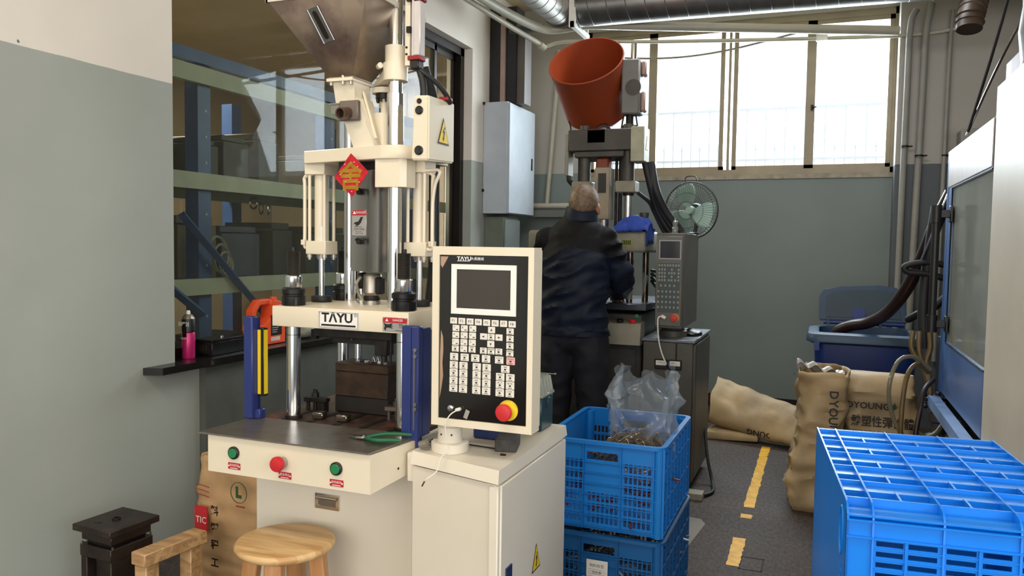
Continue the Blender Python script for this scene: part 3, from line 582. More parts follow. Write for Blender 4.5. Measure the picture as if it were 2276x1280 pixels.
for z, r_ in ((1.68-.006, .007), (1.65, .0115), (1.545, .0125)): kn.lathe([(0, 0), (r_, 0), (r_, .003), (r_*.8, .005), (0, .004)], (-1.003, 1.86, z), (0, -1, 0), 20)
build('black_plugs', kn, BLACKP, ebx); lab(warn(ebx, (-.9742, 1.945, 1.605), '+x', .072, .068), 'yellow triangle with black lightning bolt')
build('box_gland', MB().box(-.993, -.965, 1.95, 1.985, 1.69, 1.70, .002), mat('crimson_cap', '8e1d22', .35), ebx)
cbm = MB(); cbm.tube([(-1.035, 1.90, 1.77), (-1.01, 1.90, 1.755), (-.985, 1.93, 1.73), (-.972, 1.955, 1.705), (-.968, 1.975, 1.685)], .007, 10); cbm.tube([(-1.035, 1.905, 1.78), (-1.02, 1.90, 1.75), (-1.013, 1.90, 1.72), (-1.012, 1.90, 1.688)], .0095, 10)
cbm.tube([(-1.04, 1.95, 1.78), (-1.035, 2.0, 1.70), (-1.05, 2.05, 1.62), (-1.07, 2.08, 1.50), (-1.08, 2.10, 1.25), (-1.09, 2.10, 1.13)], .016, 12)
build('black_cable', cbm, RUBBER, ebx)
# blue light-curtain guards
for s, xa, xb in ((-1, -1.503, -1.472), (1, -.998, -.948)):
    g = MB(); g.box(xa, xb, 1.765, 1.79, .80 if s < 0 else .757, 1.088, .003); g.box(xa if s < 0 else xb-.006, xa+.006 if s < 0 else xb, 1.79, 1.83, .80, 1.08)
    if s < 0: g.box(-1.478, -1.455, 1.775, 1.80, .80, .826, .002)
    else: g.box(-.975, -.969, 1.762, 1.765, .757, 1.085)
    gd = lab(build('side_guard', g, NAVYP, M1), 'narrow navy guard post at the left edge of the table' if s < 0 else 'wide navy guard post beside the control panel')
    if s < 0:
        build('light_curtain_bar', MB().box(-1.472, -1.452, 1.788, 1.808, .862, 1.055, .001), BLACKP, gd); build('yellow_strip', MB().box(-1.471, -1.461, 1.7865, 1.7885, .868, 1.05), YELLOW, gd); build('sensor_lens', MB().box(-1.4525, -1.4515, 1.79, 1.806, .868, 1.05), YELLOW, gd)
    else:
        k = MB(); k.box(-.962, -.9585, 1.7635, 1.7655, .82, 1.03); 
        for z in (1.028, 1.012, .888, .876): k.cyl((-.956, 1.765, z), (-.956, 1.759, z), .005, seg=10)
        build('slot_and_bolts', k, mat('bolt_head', '8d8880', .3, .8), gd)
# toggle clamps on the bed
def clamp(x, y, dx, m):
    c = MB(); c.cbox((x, y, .832), (.075, .026, .014), Matrix.Rotation(dx, 3, 'Z'), .002); c.cyl((x-.005, y, .797), (x-.005, y, .862), .0065, seg=12); c.cyl((x-.005, y, .839), (x-.005, y, .852), .011, seg=6, smooth=False); c.cyl((x-.03, y, .797), (x-.03, y, .827), .006); c.box(x+.012, x+.034, y-.012, y+.012, .797, .825)
    return build('mould_clamp', c, m, M1)
clamp(-1.385, 1.945, .1, DARK); clamp(-1.10, 1.93, .15, mat('grey_clamp_steel', '5f554f', .4, .7))
blk = MB()
for x in (-1.315, -1.235):
    blk2 = MB().cbox((x, 1.86, .808), (.034, .03, .02), Matrix.Rotation(.12, 3, 'Z'), .003)
    tag(build('steel_parallel', blk2, mat('polished_block', '8a8178', .2, .95, var=.15), None), 'small polished steel block on the machine bed, %s' % ('left one' if x < -1.3 else 'right one'), 'block', 'steel blocks on the bed')
# lower mould on the bed
mo = thing('injection_mould', 'rusty brown steel mould block standing on the machine bed between the columns', 'mould', (-1.245, 2.01, .7975))
build('mould_base', MB().box(-1.335, -1.155, 1.965, 2.06, .7985, .845, .002), mat('dark_mould_steel', '27221f', .6, .4, var=.2), mo)
build('mould_plate', MB().box(-1.335, -1.155, 1.965, 2.06, .8455, .918, .002), RUSTY, mo); build('mould_plate', MB().box(-1.335, -1.155, 1.965, 2.06, .9185, .944, .002), RUSTY, mo)
ins = MB()
for k in range(5): ins.cbox((-1.27+.022*k, 1.99+.012*(k % 2), .947), (.015, .01, .007), Matrix.Rotation(k*.6, 3, 'Z'))
for k in range(3): ins.tube([(-1.22+.014*k, 1.985, .95), (-1.217+.014*k, 1.985, .965), (-1.21+.014*k, 1.985, .95)], .0012, 6)
build('moulded_inserts', ins, STEEL, mo)
# red festive charm
fu = thing('red_paper_charm', 'red diamond paper charm with gold raised character, hanging on the cream machine crosshead', 'decoration', (-1.217, 1.905, 1.48))
Rz = Matrix.Rotation(radians(-6), 3, 'Z') @ FR['-y']
dpts = [(0, .06), (.0605, .008), (.005, -.06), (-.058, -.004)]
build('diamond_sheet', MB().poly([Vector((-1.217, 1.866, 1.484)) + Rz @ Vector((x, y, 0)) for x, y in dpts], Rz @ Vector((0, 0, .0012))), mat('red_foil_paper', 'c4142a', .3, .1, var=.2, vscale=60, col2='e0683a', c2thr=.66, c2scale=60), fu)
gold = mat('gold_foil', 'dcae3e', .35, .4, var=.1)
t = MB(); write(t, '舍', .082, Vector((-1.217, 1.8635, 1.476)), bold=.0012, R=Rz); bmesh.ops.solidify(t.bm, geom=t.bm.faces[:], thickness=.002); lab(build('gold_character', t, gold, fu), 'raised gold character')
t = MB()
for (x, y) in ((.012, .035), (-.02, .03), (.03, -.02), (-.018, -.018), (.004, -.045), (.024, .022), (-.036, .002)): t.ell(Vector((-1.217, 1.8635, 1.484)) + Rz @ Vector((x, y, 0)), (.002, .002, .002), 8, 6)
build('silver_dots', t, mat('pink_silver_dots', 'e6b7b0', .3, .3), fu)
# ---------------------------------------------------------------- control panel on its post
CP = thing('control_console', 'cream framed machine control panel with screen, white keys and red stop button', 'control panel', (-.85, 1.77, .781))
shear = lambda x, z: x - .012*(1.295-z)/.435*-1
px0, px1, pz0, pz1, Yf = -.877, -.616, .858, 1.293, 1.70
b = MB(); b.holes((px0, Yf+.052, pz0), (1, 0, 0), (0, 0, 1), (0, -1, 0), px1-px0, pz1-pz0, [(.018, px1-px0-.014, .018, pz1-pz0-.020)], .052)
bmesh.ops.bevel(b.bm, geom=[e for e in b.bm.edges if len(e.link_faces) == 2 and e.calc_face_angle() > 1], offset=.0025, segments=2, affect='EDGES')
case = build('panel_case', b, WHITE, CP); build('panel_back', MB().box(px0+.004, px1-.004, Yf+.045, Yf+.072, pz0+.004, pz1-.004, .004), WHITE, CP)
x0, x1, z0, z1 = px0+.018, px1-.014, pz0+.018, pz1-.020
fc = build('panel_face', MB().box(x0, x1, Yf+.004, Yf+.045, z0, z1), BLACKG, CP); Y = Yf+.004
fx = lambda u: x0+(x1-x0)*u; fz = lambda v: z1-(z1-z0)*v      # fractions across and down the face
# peeled film strip
pf = MB(); pts = [(.02, .46), (.045, .5), (.05, .58), (.04, .66), (.05, .74), (.03, .82), (.01, .88), (.012, .6)]
pf.poly([(fx(u), Y-.0002, fz(v)) for u, v in pts], (0, -.0003, 0)); pf.poly([(fx(u), Y-.0002, fz(v)) for u, v in ((.01, .01), (.10, .01), (.06, .05), (.03, .08), (.01, .06))], (0, -.0003, 0)); build('peeled_patch', pf, mat('exposed_tan_backing', 'a98a72', .6, var=.1), fc)
sf = MB(); sf.holes((fx(.14), Y, fz(.355)), (1, 0, 0), (0, 0, 1), (0, -1, 0), fx(.87)-fx(.14), fz(.055)-fz(.355), [(.014, fx(.87)-fx(.14)-.014, .014, fz(.055)-fz(.355)-.012)], .003)
scf = build('screen_bezel', sf, WSIGN, fc); build('screen', MB().box(fx(.14)+.01, fx(.87)-.01, Y-.0012, Y, fz(.355)+.01, fz(.055)-.01), mat('unlit_lcd_glass', '352e29', .06, var=.02, coat=.6), fc)
t = MB(); write(t, 'TΛYU', .0125, (fx(.28), Y-.0004, fz(.022)), bold=.0004, sx=1.15); write(t, '大禹機械', .0085, (fx(.43), Y-.0004, fz(.022))); t.box(fx(.20), fx(.345), Y-.0004, Y, fz(.037), fz(.034)); build('brand_lettering', t, INKW, fc)
KM = {}
def keymesh(w, h):
    if (w, h) not in KM:
        k = MB().box(-w/2, w/2, -.0018, 0, -h/2, h/2, .0009); me = bpy.data.meshes.new('key'); k.bm.to_mesh(me); k.bm.free(); me.materials.append(KEYW); KM[(w, h)] = me
    return KM[(w, h)]
legend = MB(); legred = MB()
def key(px, py, w=16.5, h=14.5, leg=None, red=False):
    """px,py measured on the photo's panel face and mapped to its width and height"""
    v = (py-566-(px-981)*(.035+ .03*(py-566)/360))/366.0; xl = 981-10.5*v; wd = 198-2*v; u = (px-xl)/wd
    x, z = fx(u), fz(v)
    if not red:
        o = bpy.data.objects.new('key', keymesh(w*.00115, h*.00112)); 
    else:
        k = MB().box(-w*.000575, w*.000575, -.0018, 0, -h*.00056, h*.00056, .0009); me = bpy.data.meshes.new('key'); k.bm.to_mesh(me); k.bm.free(); me.materials.append(mat('pinkish_key', 'd9a9a2', .42)); o = bpy.data.objects.new('key', me)
    C.objects.link(o); o.parent = fc; o.location = Vector((x, Y, z))-ORI[fc.name]
    yy = Y-.0019
    if leg in ('up', 'down', 'left', 'right'):
        r_ = .0042; a0 = {'up': pi/2, 'down': -pi/2, 'left': pi, 'right': 0}[leg]; legend.poly([(x+r_*cos(a0+q), yy, z+r_*sin(a0+q)) for q in (0, 2.4, pi, -2.4)][:2]+[(x+r_*.35*cos(a0+pi), yy, z+r_*.35*sin(a0+pi)), (x+r_*cos(a0-2.4), yy, z+r_*sin(a0-2.4))], (0, -.0002, 0))
    elif leg and len(leg) <= 2 and leg[0] in 'F0123456789':
        if leg[0] == 'F': write(legend, leg, .0095, (x, yy-.0001, z))
        else: write(legend, leg, .0075, (x-.004, yy-.0001, z+.002)); legend.box(x+.001, x+.006, yy-.0002, yy, z-.0045, z-.0025)
    else:
        write(legred if red else legend, leg or '手动', .0042, (x, yy-.0001, z+.0045)); legend.box(x-.005, x+.005, yy-.0002, yy, z-.0062, z-.005); legend.box(x-.0025, x+.0025, yy-.0002, yy, z-.0025, z+.0012)
for i in range(8): key(1010+18.6*i, 713+1.1*i, 16, 13.5, 'F%d' % (i+1))
for r_, row in enumerate(('789', '456', '123')):
    for c_, d in enumerate(row): key(1015-.8*r_+19*c_, 729.5+15.5*r_+.8*c_, 16, 13.5, d)
for c_, d in enumerate(('取消', '0', '清除')): key(1012.6+19*c_, 775.5+.8*c_, 16, 13.5, d)
key(1095, 733.5, 16, 13.5, 'up'); key(1077, 748, 16, 13.5, 'left'); key(1093.6, 749, 16, 13.5, '输入'); key(1111, 750, 16, 13.5, 'right'); key(1092.6, 764.5, 16, 13.5, 'down')
for k, s in enumerate(('监视', '温度设定', '曲线')): key(1076+17*k, 779.5+.8*k, 15.5, 13.5, s)
for k, s in enumerate(('射出', '开模', '储料', '合模设定')): key(1135.5-.5*k, 736.5+16*k, 16, 13.5, s)
for k, s in enumerate(('手动', '半自动', '全自动', '电热')): key(1009.5+24*k, 793.5+1.3*k, 19, 16, s)
key(1110.5, 799.5, 19, 15.5, '马达开关'); key(1135.5, 801.5, 19, 16, '马达启动', True)
for r_ in range(4):
    for c_, s in enumerate((('开模', '合模'), ('上滑板', '下滑板'), ('上顶针', '下顶针'), ('左中子', '右中子'))[r_]): key(1008.5-.7*r_+22*c_, 812+17.4*r_+1.5*c_, 19, 16, s)
    for c_, s in enumerate((('射出', '射退'), ('储料', '自动清料'), ('座进', '座退'), ('吹气', '润滑'))[r_]): key(1060.5-.7*r_+22*c_, 815.5+17.4*r_+1.5*c_, 19, 16, s)
key(1123.5, 819.5, 19, 15.5, '调模')
for r_ in range(3):
    for c_, s in enumerate((('滑板左', '滑板右'), ('模上升', '模下降'), ('台左转', '台右转'))[r_]): key(1112-.8*r_+22*c_, 836.5+17.6*r_+1.5*c_, 19, 16, s)
build('key_legends', legend, INK, fc); build('red_key_legends', legred, mat('red_ink', 'a8202a', .5), fc)
ex, ez = fx(.80), fz(.915)
em = build('emergency_button', MB().lathe([(0, 0), (.0245, 0), (.0245, .003), (.014, .004), (.014, .012), (0, .012)], (ex, Y, ez), (0, -1, 0), 32), YELLOW, CP)
build('button_cap', MB().lathe([(.013, .006), (.019, .014), (.0205, .022), (.018, .026), (0, .029)], (ex-.004, Y, ez-.002), (0, -1, 0), 32), RED, em)
t = MB()
for k, ch_ in enumerate('EMERGENCY STOP'): a = radians(155-k*10); write(t, ch_, .0045, (ex+.0215*cos(a), Y-.0033, ez+.0215*sin(a)), roll=a-pi/2)
build('ring_lettering', t, INK, em)
ks = MB(); kx = fx(.145); ks.lathe([(0, 0), (.0075, 0), (.0075, .004), (.005, .005), (0, .005)], (kx, Y, fz(.935)), (0, -1, 0), 20); ks.box(kx-.001, kx+.001, Y-.006, Y, fz(.935)-.005, fz(.935)+.005); build('key_switch', ks, CHROME, fc)
for nm_, zz in (('key_tag', 0),): 
    tg = MB().cbox((fx(.335), Y-.004, fz(.962)), (.011, .0015, .022), Matrix.Rotation(.35, 3, 'Y'), .0006); build(nm_, tg, mat('grey_tag', '9a948c', .4), fc)
po = MB(); cx, cy = -.857, 1.765
po.lathe([(0, 0), (.046, 0), (.047, .003), (.047, .022), (.044, .024), (0, .024)], (cx, cy, .7805), seg=40); po.lathe([(.0, .024), (.031, .024), (.031, .062), (.027, .064), (.027, .068), (.033, .07), (.033, .082), (.0, .082)], (cx, cy, .7805), seg=36); po.cyl((cx, cy, .78), (cx, cy, .90), .024, seg=24); po.box(cx-.03, cx+.04, cy-.012, cy+.03, .885, .95)
post = build('swivel_post', po, WHITE2, CP)
t = MB()
for a in (-2.6, -1.9, -1.0): t.cyl((cx+.0305*cos(a), cy+.0305*sin(a), .826), (cx+.032*cos(a), cy+.032*sin(a), .826), .0025, seg=8)
build('set_screws', t, INK, post)
uc_ = thing('usb_cable', 'thin white cable plugged into the cream panel, hanging over the cabinet edge', 'cable', (fx(.24), Y-.01, fz(.935)))
build('plug', MB().cbox((fx(.245), Y-.007, fz(.935)), (.014, .012, .008), Matrix.Rotation(-.3, 3, 'Y'), .002), KEYW, uc_)
build('cord', MB().tube([(fx(.24), Y-.012, fz(.937)), (fx(.17), Y-.018, fz(.97)), (fx(.125), Y-.02, fz(1.03)), (fx(.13), Y-.015, fz(1.12)), (fx(.145), Y-.01, fz(1.2)), (-.832, 1.668, .79), (-.838, 1.655, .758), (-.855, 1.64, .742), (-.862, 1.64, .735)], .0016, 8), KEYW, uc_)
build('cord_tip', MB().cyl((-.862, 1.64, .735), (-.869, 1.64, .722), .002), mat('bare_copper', '8a6a45', .3, .8), uc_)
# ---------------------------------------------------------------- things on the side cabinet
o = build('foam_block', MB().cbox((-.732, 1.845, .7965), (.055, .085, .032), Matrix.Rotation(.25, 3, 'Z'), .002), mat('dark_grey_block', '3b3835', .8, var=.25, vscale=30, bump=.5), None); tag(o, 'dark grey rough block lying under the right corner of the control panel', 'block')
o = build('parts_tray', MB().box(-.855, -.772, 1.90, 2.02, .781, .825, .004), mat('navy_tray_plastic', '1b2d5c', .4), None); tag(o, 'navy plastic tray behind the panel post', 'tray')
hk = MB(); hk.tube([(-.83, 1.825, .783), (-.715, 1.812, .783)], .0018, 8, 1); hk.ell((-.713, 1.812, .7832), (.004, .004, .003), 8, 6); tag(build('hex_key', hk, DARK, None), 'long thin black hex key lying on the cabinet top', 'tool')
o = build('small_screw', MB().cyl((-.722, 1.773, .783), (-.708, 1.772, .783), .003, .0022, 8), DARK, None); tag(o, 'tiny black screw on the cabinet top beside the hex key', 'screw')
o = build('wire_connectors', MB().tube([(-.925, 1.735, .797), (-.905, 1.79, .80), (-.89, 1.84, .795), (-.93, 1.86, .79)], .007, 8), mat('greasy_hose', '57524b', .5), M1)
cn = MB(); cn.cyl((-.925, 1.735, .793), (-.905, 1.735, .80), .010); cn.cyl((-.905, 1.77, .797), (-.885, 1.78, .80), .010); cn.box(-.94, -.905, 1.78, 1.84, .781, .80, .003); build('hose_fittings', cn, mat('grey_fitting', '8b857a', .4, .5), o)
tbx_ = thing('toolbox', 'teal toolbox with ribbed clear lid behind the control panel', 'box', (-.755, 2.09, .781))
build('box_body', MB().box(-.815, -.71, 2.04, 2.14, .781, .875, .004), mat('dark_teal_plastic', '12333c', .35), tbx_)
rb = MB().box(-.818, -.707, 2.037, 2.143, .875, .884, .002)
rb.hexa([(-.813, 2.042, .884), (-.712, 2.042, .884), (-.712, 2.138, .884), (-.813, 2.138, .884), (-.805, 2.05, .932), (-.722, 2.05, .932), (-.722, 2.13, .932), (-.805, 2.13, .932)])
for k in range(4): rb.cbox((-.714, 2.052+.025*k, .905), (.006, .008, .045), Matrix.Rotation(-.2, 3, 'Y'), .001)
build('clear_lid', rb, glassy('cloudy_clear_plastic', 'c8ccc4', .45, .15, .3, 'b9bdb2'), tbx_); build('box_latch', MB().box(-.712, -.705, 2.08, 2.10, .84, .87, .001), mat('dark_teal_plastic', '12333c', .35), tbx_)
sd = thing('screwdriver', 'thin screwdriver with orange handle lying on the toolbox lid', 'tool', (-.74, 2.06, .94))
build('handle', MB().lathe([(0, 0), (.008, .002), (.009, .02), (.007, .05), (.005, .06), (0, .06)], (-.79, 2.06, .941), (1, 0, .02), 12), mat('amber_handle', 'c98a4a', .35), sd)
build('shaft', MB().cyl((-.732, 2.06, .942), (-.682, 2.06, .943), .0016), STEEL, sd); build('tip', MB().ell((-.679, 2.06, .943), (.004, .003, .003), 8, 6), STEEL, sd)
o = build('crumpled_rag', crumple(MB().ell((-1.06, 2.24, .83), (.05, .05, .035), 24, 16), .012, 30, 3), mat('greasy_white_rag', 'a09c96', .8, var=.2, vscale=30), None); tag(o, 'crumpled grey white rag behind the navy guard post', 'rag')
bdw = thing('blue_parts_bins', 'stacked blue plastic parts bins behind the machine table', 'storage bin', (-1.12, 2.52, 0)); bm_ = mat('steel_blue_bin_plastic', '27466e', .4)
for k in range(5): build('bin_drawer', MB().box(-1.21, -1.0, 2.44, 2.6, .62+.1*k, .71+.1*k, .006), bm_, bdw); build('drawer_lip', MB().box(-1.21, -1.0, 2.425, 2.44, .69+.1*k, .705+.1*k), bm_, bdw)
build('bin_stand', MB().box(-1.2, -1.01, 2.45, 2.6, 0, .62), DARK, bdw)
# pliers on the table
pv = thing('cutting_pliers', 'green handled cutting pliers lying on the steel table near its right corner', 'tool', (-1.04, 1.715, .801))
gm = mat('green_dipped_handle', '125a38', .4)
build('handle', MB().tube([(-1.06, 1.70, .807), (-1.03, 1.735, .81), (-.99, 1.755, .809), (-.965, 1.765, .808)], lambda t: .004+.0015*sin(pi*t), 8), gm, pv); build('handle', MB().tube([(-1.06, 1.692, .807), (-1.02, 1.675, .809), (-.985, 1.69, .809), (-.962, 1.70, .808)], lambda t: .004+.0015*sin(pi*t), 8), gm, pv)
jw = MB().cbox((-1.072, 1.697, .806), (.032, .016, .007), Matrix.Rotation(.12, 3, 'Z'), .002); jw.cyl((-1.066, 1.698, .803), (-1.066, 1.698, .813), .0055, seg=14); jw.poly([(-1.085, 1.701, .803), (-1.112, 1.699, .804), (-1.112, 1.696, .804), (-1.085, 1.689, .803)], (0, 0, .006)); build('jaws', jw, STEEL, pv)
# ---------------------------------------------------------------- stool
ST = thing('wooden_stool', 'round light pine stool in front of the cream machine cabinet', 'stool', (-1.268, 1.645, 0)); W1 = woodmat('pine_seat', 'bb8f5c', 'd9b681', (1.5, 14, 6), 3.0); W2 = woodmat('pine_leg', 'b07a4a', 'c99864', (10, 10, 1), 3.0)
sx_, sy_ = -1.268, 1.645
se = MB(); se.lathe([(0, .505), (.112, .505), (.122, .510), (.1265, .517), (.1265, .523), (.122, .529), (.114, .531), (0, .531)], (sx_, sy_, 0), seg=64); build('seat', se, W1, ST)
for k in range(4):
    a = radians(20+90*k); d = Vector((cos(a), sin(a), 0)); p0 = Vector((sx_, sy_, .505))+d*.082; p1 = Vector((sx_, sy_, 0))+d*.135
    e = Vector((-d.y, d.x, 0)); q = MB(); q.hexa([p1-d*.014-e*.016, p1+d*.014-e*.016, p1+d*.014+e*.016, p1-d*.014+e*.016, p0-d*.02-e*.022, p0+d*.02-e*.022, p0+d*.02+e*.022, p0-d*.02+e*.022]); bmesh.ops.bevel(q.bm, geom=q.bm.edges[:], offset=.003, segments=1, affect='EDGES'); build('leg', q, W2, ST)
for k in range(4):
    a = radians(20+90*k); b_ = a+pi/2; build('stretcher', MB().cyl((sx_+.11*cos(a), sy_+.11*sin(a), .22+.04*(k % 2)), (sx_+.11*cos(b_), sy_+.11*sin(b_), .22+.04*(k % 2)), .009, seg=12), W2, ST)
# ---------------------------------------------------------------- left floor group
wb = thing('wooden_bench', 'low rough wooden bench beside the wall, between the dark mould and kraft sack', 'bench', (-1.93, 2.0, 0)); W3 = woodmat('raw_timber', 'a88058', 'cba576', (3, 14, 14), 3.0)
build('top_board', MB().cbox((-1.985, 1.975, .278), (.065, .25, .042), Matrix.Rotation(-.1, 3, 'Z') , .003), W3, wb)
for (x, y) in ((-1.975, 2.055), (-1.995, 1.885)): build('leg', MB().cbox((x, y, .13), (.05, .055, .255), None, .003), W3, wb)
dm = thing('dark_mould_set', 'dark steel mould with wide top plate and centre bolt, by the left wall', 'mould', (-2.36, 2.1, 0)); DM = mat('oiled_dark_steel', '3a302b', .45, .5, var=.25, vscale=14, bump=.15, col2='6b6058', c2thr=.66, c2scale=14)
Rm = Matrix.Rotation(radians(-4), 3, 'Z'); cc = Vector((-2.27, 2.015, 0))
def rb_(x0, x1, y0, y1, z0, z1, bev=.002): return MB().box(x0, x1, y0, y1, z0, z1, bev, 1, Matrix.Translation(cc) @ Rm.to_4x4())
tp = rb_(-.095, .095, -.10, .10, .295, .318); build('top_plate', tp, DM, dm)
build('bolt_hole', MB().lathe([(.0, 0), (.014, 0), (.014, .006), (.009, .007), (.009, .002), (0, .002)], cc+Vector((0, 0, .318)), seg=20), DARK, dm)
build('slot_mark', MB().cbox(cc+Vector((-.03, -.05, .3185)), (.025, .008, .001), Matrix.Rotation(.4, 3, 'Z')), DARK, dm)
build('middle_plate', rb_(-.075, .075, -.08, .08, .262, .295), DM, dm); build('spacer', rb_(-.06, .06, -.07, .07, .248, .262), DARK, dm); build('middle_plate', rb_(-.078, .078, -.085, .085, .205, .248), DM, dm)
for sx in (-1, 1): build('riser', rb_(sx*.076-(.03 if sx > 0 else 0), sx*.076+(.03 if sx < 0 else 0), -.083, .083, .04, .205), DM, dm)
build('base_plate', rb_(-.095, .095, -.1, .1, 0, .04), DM, dm); build('core_block', rb_(-.03, .03, -.06, .06, .04, .205), DM, dm)
pn = MB()
for (x, y) in ((-.07, -.08), (.07, -.08), (.07, .08)): pn.cyl(cc+Vector((x, y, .247)), cc+Vector((x, y, .258)), .004, seg=8)
build('pins', pn, STEEL, dm)
# sack shape
def sack(name, label, c, w, d, h, m, rot=0, seed=1, top='open', grp=None, bulge=.12, lean=(0, 0), amp=.012):
    t = thing(name, label, 'sack', c, grp); mb = MB(); nu, nv = 56, 40; rings = []
    for j in range(nv+1):
        v = j/nv; ring = []; pin = 1-.75*max(0, (v-.86)/.14)**1.5 if top == 'folded' else 1; bot = min(1, .86+v*3)
        for i in range(nu):
            a = 2*pi*i/nu; ca, sa = cos(a), sin(a); ex = .42; x = math.copysign(abs(ca)**ex, ca); y = math.copysign(abs(sa)**ex, sa); bl = 1+bulge*sin(pi*min(1, v*1.1))
            p = Vector((x*w/2*(1+.03*sin(v*5)), y*d/2*bl*pin, v*h))*1.0; p.x *= bot; p.y *= bot; p.x += lean[0]*v; p.y += lean[1]*v
            n_ = noise.noise_vector(Vector((p.x*7+seed, p.y*7, p.z*9)))*amp*1.6 + Vector((x, y, 0))*(1-abs(noise.noise(Vector((p.x*9+seed*3, p.y*9, p.z*14+seed)))*3))*amp*.6
            n_.z *= .4 if 0 < j < nv else 0
            if j == nv and top == 'open': n_.z = .02*noise.noise(Vector((a*2+seed, 0, 0)))
            ring.append(mb.bm.verts.new(p+n_))
        rings.append(ring)
    for A, B in zip(rings, rings[1:]):
        for i in range(nu): f = mb.bm.faces.new((A[i], A[(i+1) % nu], B[(i+1) % nu], B[i])); f.smooth = True
    mb.bm.faces.new(rings[0][::-1])
    if top == 'folded': mb.bm.faces.new(rings[-1])
    for v in mb.bm.verts: v.co += Vector(c)
    body = build('sack_body', mb, m, t)
    if top == 'open':
        so = body.modifiers.new('s', 'SOLIDIFY'); so.thickness = .003
    t.rotation_euler.z = rot; return t, body
kp, kb = sack('kraft_sack', 'brown kraft sack with red stripes and black brush lettering, left of the machine base', (-1.945, 2.32, 0), .41, .15, .50, KRAFT, radians(-4), 3, 'open')
KY = 2.30-.089
def onk(name, mb, m): return build(name, mb, m, kp)
t = MB(); 
for k in range(3): t.tube([(-2.10, KY-.004, .408-.018*k), (-2.06, KY-.008, .409-.018*k), (-2.03, KY-.008, .405-.018*k)], .0016, 6)
t.box(-1.90, -1.86, KY-.008, KY-.006, .355, .36); onk('red_stripes', t, mat('brick_red_print', '9c3024', .6))
rp = onk('red_label', MB().box(-2.10, -2.04, KY-.010, KY-.004, .23, .33), mat('red_label_print', 'bd2a2f', .6)); t = MB(); write(t, 'TIC', .034, (-2.068, KY-.0105, .28)); build('label_word', t, INKW, kp)
for s, z in (('料', .325), ('塑', .262), ('程', .20), ('工', .135)): onk('black_character', write(MB(), s, .038, (-1.995, KY-.016, z), bold=.0012), INK)
t = MB(); t.lathe([(.036, 0), (.036, .002), (.038, .002), (.038, 0)], (-1.885, KY-.009, .408), (0, -1, 0), 32, closed=True); write(t, 'L', .05, (-1.885, KY-.012, .408), bold=.004); onk('green_roundel', t, mat('dark_green_print', '2a4a30', .6))
li = MB().sheet(lambda u, v: Vector((-2.09+.20*u, 2.25+.05*v+.01*sin(u*9), .50+.045*(1-abs(2*v-1))+.012*sin(u*23))), 24, 6); build('plastic_liner', li, glassy('milky_liner', 'd8d8d4', .6, .15, .2, 'b0b0a8'), kp)
# ---------------------------------------------------------------- things on the sill
sc_ = thing('spray_can', 'pink and black spray can with white nozzle cap on the black sill', 'spray can', (-2.60, 2.70, .775))
x, y, z = -2.60, 2.70, .7755
build('can_body', MB().lathe([(0, 0), (.0265, 0), (.028, .003), (.028, .112), (.0265, .115)], (x, y, z), seg=32), mat('magenta_can_print', 'c2256b', .3, .3), sc_)
lk = MB().lathe([(.0282, .112), (.0282, .172), (.026, .176)], (x, y, z), seg=32)
lk.lathe([(.0283, .04), (.0283, .06)], (x, y, z), seg=32); build('black_band', MB().lathe([(.0283, .118), (.0283, .172), (.026, .177), (0, .178)], (x, y, z), seg=32), BLACKP, sc_); lk.bm.free()
p_ = MB(); p_.cbox((x+.003, y-.0275, z+.125), (.02, .003, .055), None); build('black_panel', p_, BLACKP, sc_)
build('can_shoulder', MB().lathe([(.0265, .174), (.0275, .177), (.02, .19), (.0125, .196), (0, .196)], (x, y, z), seg=32), mat('can_tin', 'aaa39a', .3, .8), sc_); build('nozzle_cap', MB().lathe([(0, .196), (.009, .196), (.008, .209), (.0055, .212), (0, .212)], (x, y, z), seg=20), WSIGN, sc_)
t = MB(); write(t, '脱模剂', .02, (x, y-.029, z+.152), bold=.0005); write(t, 'RELEASE', .009, (x+.001, y-.029, z+.09)); build('can_print', t, INKW, sc_)
bx = thing('black_case', 'black rectangular metal case lying on the black window sill', 'case', (-2.60, 2.92, .775)); BC = mat('greasy_black_metal', '1b1a19', .35, .4, var=.3, vscale=20, bump=.2)
Rq = Matrix.Translation((-2.605, 2.91, .7755)) @ Matrix.Rotation(radians(3), 4, 'Z')
build('case_body', MB().box(-.055, .055, -.13, .13, 0, .062, .003, 1, Rq), BC, bx); build('case_lid', MB().box(-.057, .057, -.132, .132, .062, .074, .002, 1, Rq), BC, bx); build('lid_knob', MB().cyl((-2.595, 2.90, .849), (-2.595, 2.90, .856), .009, seg=12), CHROME, bx)
t = MB(); t.box(-.02, .03, -.136, -.13, .012, .05, .001, 1, Rq); t.cyl((-2.59, 2.775, .80), (-2.59, 2.765, .80), .008); build('latch', t, DARK, bx)
og = thing('orange_jerrycan', 'orange plastic oil canister with black label on the window sill', 'canister', (-2.62, 3.22, .775)); OR = mat('orange_canister_plastic', 'e8552a', .38, var=.04, bump=.05)
j = MB(); H = .232; c0 = Vector((-2.62, 3.235, .7755))
def ring(pts): return pts
out = [(-.115, 0), (.115, 0), (.115, .185), (.095, .205), (.04, .232), (-.02, .232), (-.075, .225), (-.115, .17)]
